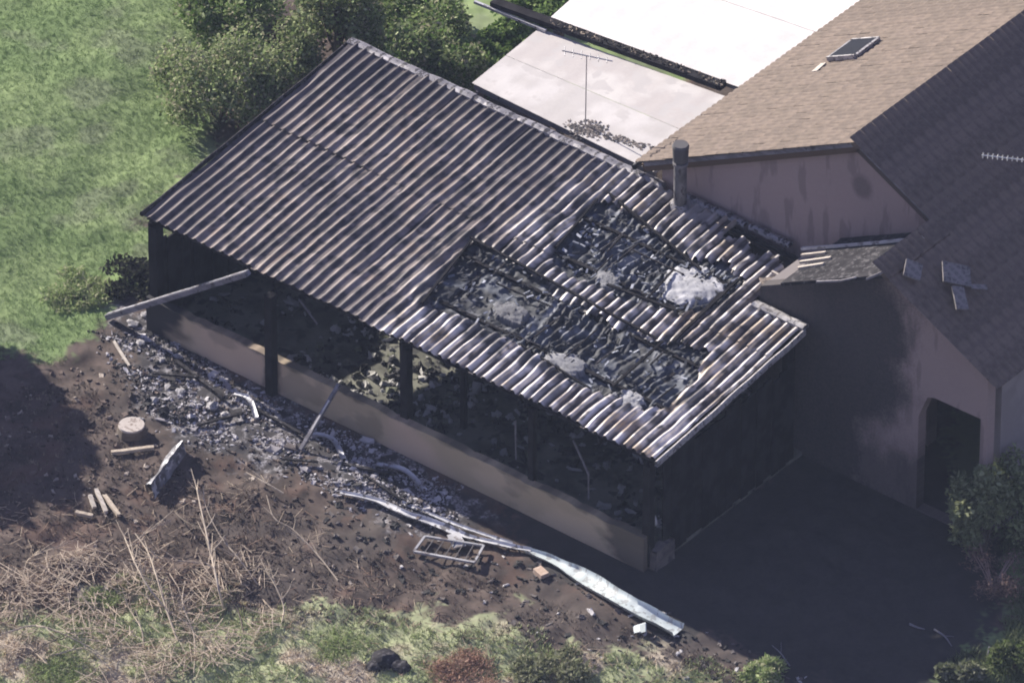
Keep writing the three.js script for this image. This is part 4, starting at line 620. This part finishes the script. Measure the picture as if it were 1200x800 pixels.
{
  const MG = M({ map: mottle([0.5, 0.5, 0.51], [0.68, 0.68, 0.69], 0.8, 5, 1, [0.18, 0.17, 0.17], 121), roughness: 0.55, side: THREE.DoubleSide }), MG2 = M({ map: mottle([0.5, 0.56, 0.55], [0.66, 0.72, 0.7], 0.9, 5, 1, [0.36, 0.38, 0.37], 127), roughness: 0.5, side: THREE.DoubleSide });
  const a = thing('fallen_gutter', 'thin twisted pale gutter length along the ash', 'gutter', [0, 0, 0], 0); gutter(a, [[398, 580], [440, 590], [475, 606], [510, 618], [545, 632], [580, 640], [622, 648]], u => mix(0.1, 0.17, Math.sin(u * 3.1)), MG, 'trough', 1);
  const b = thing('fallen_gutter', 'wide pale green-white gutter length reaching beyond the wall end', 'gutter', [0, 0, 0], 0); gutter(b, [[618, 649], [648, 661], [690, 686], [735, 713], [795, 744]], u => mix(0.16, 0.32, sst(0, 0.5, u)), MG2, 'trough', 5);
  const c = thing('fallen_gutter', 'narrow upper strip of gutter beside the thin twisted length', 'gutter'); gutter(c, [[470, 592], [510, 608], [545, 622], [600, 640]], u => 0.08, MG, 'trough', 9);
  const s = thing('metal_scrap', 'small folded pale scrap beside the wide gutter end', 'scrap'); const p = gp(750, 738, 0.05); mesh('plate', [box(0.22, 0.02, 0.16, p.x, p.y, p.z, 0.3, 0.7, 0.2), box(0.16, 0.02, 0.14, p.x + 0.08, p.y + 0.05, p.z + 0.02, 0.9, 0.5, 0.4)], MG2, s);
}
{ // window frame crossed by thin bars, lying on the soil
  const t = thing('window_frame', 'bent rectangular window frame lying below the thin gutter', 'rack'); const A = gp(485, 650, 0.07), B = gp(556, 664, 0.09), C = gp(567, 646, 0.12), D = gp(498, 632, 0.06);
  for (const [a, b] of [[A, B], [B, C], [C, D], [D, A]]) mesh('rail', bar(a, b, 0.04, 0.04, 0.1, 8), MAT.zinc, t);
  for (let i = 1; i < 6; i++) mesh('bar', bar(A.clone().lerp(B, i / 6), D.clone().lerp(C, i / 6), 0.015, 0.015), lam(0.12, 0.11, 0.11), t);
  const p = gp(535, 638, 0.06); mesh('torn_panel', box(0.42, 0.02, 0.22, p.x, p.y + 0.03, p.z, 0.1, -0.6, 0.12), MAT.zinc, t);
}
{ const p = gp(634, 673), o = mesh('brick', box(0.24, 0.09, 0.16, 0, 0, 0), M({ map: mottle([0.5, 0.36, 0.26], [0.64, 0.5, 0.4], 0.3, 5, 1, null, 131) })); o.position.set(p.x, p.y + 0.04, p.z); o.rotation.y = -0.3; tag(o, 'pale orange brick on the soil below the wide gutter', 'brick');
  const q = gp(765, 612, 0), o2 = thing('bent_pipe', 'small curled pale pipe beside the low wall end', 'pipe', [0, 0, 0]); const e = pl(765, 612, -0.3); mesh('pipe', tube([V3(e.x - 0.06, e.y, e.z), V3(e.x + 0.04, e.y - 0.04, e.z), V3(e.x + 0.06, e.y + 0.06, e.z), V3(e.x + 0.02, e.y + 0.16, e.z)], 0.035, 0.03, 10, 7), MAT.whitePaint, o2); }
{ // folded metal by the stump
  const t = thing('folded_metal', 'folded dark metal sheet with pale edge beside the stump', 'metal sheet'); const a = gp(176, 578, 0.08), b = gp(214, 530, 0.16), s = V3(0.16, 0.0, 0.08);
  const pos = [], idx = [], n = 20; for (let i = 0; i <= n; i++) { const p = a.clone().lerp(b, i / n); for (const [k, h] of [[-1.2, -0.08], [-0.4, 0.05], [0.1, 0.12], [0.9, -0.1]]) { const q = p.clone().addScaledVector(s, k * (0.8 + 0.4 * vn(i * 0.4, k))); pos.push(q.x, q.y + h + 0.05 * (vn(i * 0.5, k * 3) - 0.5), q.z); } }
  for (let i = 1; i <= n; i++) for (let j = 1; j < 4; j++) { const k = i * 4 + j; idx.push(k - 5, k - 1, k, k - 5, k, k - 4); } const g = new THREE.BufferGeometry(); g.setAttribute('position', new THREE.Float32BufferAttribute(pos, 3)); g.setIndex(idx); mesh('sheet', boxUV(g), M({ map: mottle([0.1, 0.1, 0.11], [0.3, 0.3, 0.32], 0.6, 5, 1, [0.5, 0.5, 0.52], 137), metalness: 0.4, roughness: 0.45, side: THREE.DoubleSide }), t);
}
{ // fine twig and stalk litter
  const list = [], z0 = groundPoly([[-60, 590], [110, 585], [230, 560], [330, 560], [420, 660], [560, 740], [900, 800], [900, 860], [-60, 860]]), xs = z0.map(a => a[0]), zs = z0.map(a => a[1]);
  for (let i = 0; i < 9000; i++) { const x = rr(Math.min(...xs), Math.max(...xs)), z = rr(Math.min(...zs), Math.max(...zs)); if (sdPoly(x, z, z0) > 0 || fbm(x * 1.2 + 8, z * 1.2, 3) < rnd() * 0.9) continue; const k = rnd(), l = rr(0.06, 0.38) * rr(0.5, 1), w = rr(0.004, 0.009); list.push([V3(x, gy(x, z) + l * 0.12 + 0.01, z), euler(rr(-0.35, 0.35), rnd() * 6.28, 0), V3(w, w, l), k < 0.45 ? [0.45, 0.36, 0.26] : k < 0.7 ? [0.26, 0.17, 0.12] : [0.08, 0.06, 0.05]]); }
  { const b = groundPoly([[-40, 690], [110, 640], [300, 650], [330, 760], [200, 800], [-40, 820]]), bx = b.map(a => a[0]), bz = b.map(a => a[1]); for (let i = 0; i < 3600; i++) { const x = rr(Math.min(...bx), Math.max(...bx)), z = rr(Math.min(...bz), Math.max(...bz)); if (sdPoly(x, z, b) > 0 || fbm(x * 1.7 + 3, z * 1.7, 3) < 0.46) continue; const l = rr(0.15, 0.7), w = rr(0.005, 0.011), k = rr(0.7, 1.15); list.push([V3(x, gy(x, z) + rr(0.03, 0.16), z), euler(rr(-0.5, 0.5), rnd() * 6.28, 0), V3(w, w, l), rnd() < 0.8 ? [0.56 * k, 0.46 * k, 0.35 * k] : [0.25, 0.18, 0.13]]); } }
  tag(scatterMesh('twig_litter', new THREE.BoxGeometry(1, 1, 1), white, list, scene), 'fine straw-coloured twigs littering the scorched garden', 'twigs');
}
// burnt timbers and bent strips lying in the ash
[[[300, 482], [352, 512], 0.07], [[205, 425], [262, 470], 0.08], [[232, 500], [285, 488], 0.06], [[395, 545], [462, 560], 0.07], [[428, 560], [470, 590], 0.05], [[178, 440], [232, 446], 0.06], [[330, 540], [372, 545], 0.05]].forEach(([a, b, w], i) => tag(mesh('charred_timber', bar(gp(...a, 0.05), gp(...b, 0.08), w, w * 0.8, 0.35, 14), MAT.charAndShade), ['black charred timber below the propped pole', 'thick charred timber from the leaning beam toward the wall', 'charred timber end above the stump', 'long charred timber on the pale ash by the thin gutter', 'thin charred timber crossing toward the thin gutter', 'charred timber among the pale lumps near the split stick', 'short charred timber at the lower edge of the ash'][i], 'timber'));
[[[272, 465], [300, 492]], [[440, 548], [498, 578]], [[366, 512], [402, 540]]].forEach(([a, b], i) => { const t = thing('bent_metal_strip', ['bent pale metal strip on the ash near the wall soot', 'long bent metal strip on the ash near the wall', 'bent metal strip beside the propped pole foot'][i], 'metal strip'); gutter(t, [[...a, 0.06], [(a[0] + b[0]) / 2 + 4, (a[1] + b[1]) / 2 - 6, 0.1], [...b, 0.05]], () => 0.1, MAT.zinc, 'strip', i * 3 + 2); });
// split logs
[[[88, 602], [108, 608]], [[112, 576], [124, 603]], [[122, 583], [139, 607]], [[105, 583], [110, 598]], [[130, 533], [180, 528]]].forEach(([a, b], i) => { const o = mesh('split_log', bar(gp(...a, 0.05), gp(...b, 0.06), 0.08, 0.07, 0.3, 8), i % 2 ? MAT.paleWood : MAT.twig); tag(o, i === 4 ? 'pale split log lying just below the stump' : 'short pale split log on the scorched soil', 'log', 'split logs by the stump'); });
// dark stones
[[452, 776, 0.24], [470, 783, 0.16], [438, 782, 0.15]].forEach(([px, py, r], i) => { const p = gp(px, py), o = mesh('dark_stone', chunk(r, 0.6, i + 30, 2, 0.5), MAT.charAndShade); o.position.set(p.x, p.y + r * 0.2, p.z); tag(o, ['largest dark stone of the three among the weeds', 'dark stone at the dried shrub side of the largest', 'dark stone at the fresh weed side of the largest'][i], 'stone'); });
// bare branches reaching up from the garden in front
function branch(label, pts, r, twigs, m = MAT.twig) {
  const t = thing('bare_branch', label, 'branch'), P = pts.map(([x, y, h]) => gp(x, y, 0).add(V3(0, 0, 0))).map((p, i) => { const h = pts[i][2] ?? 0; return h ? at(pts[i][0], pts[i][1], p.y + h) : p; });
  mesh('stem', tube(P, r, r * 0.4, 24, 6), m, t); const c = new THREE.CatmullRomCurve3(P);
  for (let i = 0; i < twigs; i++) { const u = rr(0.2, 0.98), o = c.getPointAt(u), d = c.getTangentAt(u).multiplyScalar(rr(0.1, 0.4)), s = V3(rr(-1, 1), rr(0.0, 0.5), rr(-1, 1)).multiplyScalar(rr(0.1, 0.3)); mesh('twig', tube([o, o.clone().addScaledVector(d, 0.5).addScaledVector(s, 0.6), o.clone().add(d).add(s)], r * 0.45, r * 0.2, 6, 5), m, t); }
}
branch('tall forked bare branch arching above the straw', [[208, 752, 0], [195, 715, 0.25], [182, 672, 0.45], [172, 645, 0.5], [158, 625, 0.5]], 0.022, 9);
branch('pale bare branch beside the forked branch, curving down to green weeds', [[200, 720, 0.05], [175, 690, 0.35], [158, 660, 0.5], [150, 640, 0.5], [142, 622, 0.45]], 0.02, 8);
branch('upright bare branch below the folded metal sheet', [[262, 715, 0], [256, 690, 0.3], [245, 640, 0.5], [236, 600, 0.6], [228, 562, 0.6]], 0.024, 12);
branch('long thin bare branch slanting toward the fallen frame', [[396, 680, 0.02], [372, 650, 0.12], [340, 618, 0.3], [322, 608, 0.3], [312, 580, 0.35]], 0.014, 7);
branch('slanting bare branch from the upright one across soil', [[302, 685, 0.02], [280, 655, 0.2], [258, 628, 0.35], [240, 590, 0.5], [238, 570, 0.55]], 0.014, 8);
branch('short bare branch across the soil above the slanting ones', [[332, 578, 0.1], [310, 565, 0.15], [288, 553, 0.18]], 0.014, 3);
branch('pale bare stick leaning beside the small hollow', [[116, 728, 0.02], [103, 708, 0.15], [88, 688, 0.25]], 0.017, 2);
branch('dark thin upright stick at the scorched soil edge', [[9, 728, 0], [11, 700, 0.25], [13, 678, 0.45]], 0.014, 1, MAT.bark);
branch('arching straw-coloured branch over the dry grass', [[5, 742, 0.1], [40, 733, 0.3], [85, 748, 0.3], [130, 775, 0.1]], 0.018, 8);
branch('low straw-coloured branch below the arching one', [[60, 768, 0.05], [100, 760, 0.2], [125, 780, 0.12], [150, 798, 0.02]], 0.014, 6);
for (const [x, y, dx, dy, l] of [[168, 760, -25, -70, 'bare branch rising from green grass below the pale one'], [228, 770, -12, -90, 'thin bare branch between the forked and upright ones'], [285, 740, -20, -75, 'short bare branch near the upright branch foot'], [60, 700, 30, -35, 'bent twig on the brown soil above the dry grass'], [30, 660, 40, -20, 'grey twig across the clods below the tree shadow'], [240, 660, -70, -8, 'bare branch lying across the two leaning branches'], [150, 640, 50, -30, 'twisted twig near the split logs'], [330, 730, -18, -60, 'thin bare branch above the fresh green weeds'], [20, 770, 55, -22, 'pale stalk lying over the dry grass'], [205, 600, 45, 25, 'dark twig lying below the folded metal']])
  branch(l, [[x, y, 0.02], [x + dx * 0.3 + rr(-8, 8), y + dy * 0.3, 0.16], [x + dx * 0.7 + rr(-8, 8), y + dy * 0.7, 0.3], [x + dx, y + dy, 0.36]], rr(0.011, 0.018), 9, rnd() < 0.3 ? MAT.bark : MAT.twig);
branch('thin white stick in the deep house shadow', [[1095, 737, 0.02], [1108, 746, 0.05], [1116, 757, 0.02]], 0.02, 1, MAT.greyWood);
branch('short pale stick beside the thin white stick', [[1066, 731, 0.03], [1076, 735, 0.05], [1084, 737, 0.03]], 0.025, 0, MAT.greyWood);
branch('upright pale stick at the foot of the bare shrub', [[1157, 776, 0], [1160, 757, 0.15]], 0.025, 0, MAT.greyWood);
branch('thin pale stick hanging at the shadow edge near weeds', [[926, 780, 0.02], [915, 765, 0.1], [905, 756, 0.12]], 0.014, 1, MAT.greyWood);

scene.traverse(o => { if (o.isMesh) { o.castShadow = true; o.receiveShadow = true; } });
renderer.render(scene, camera);
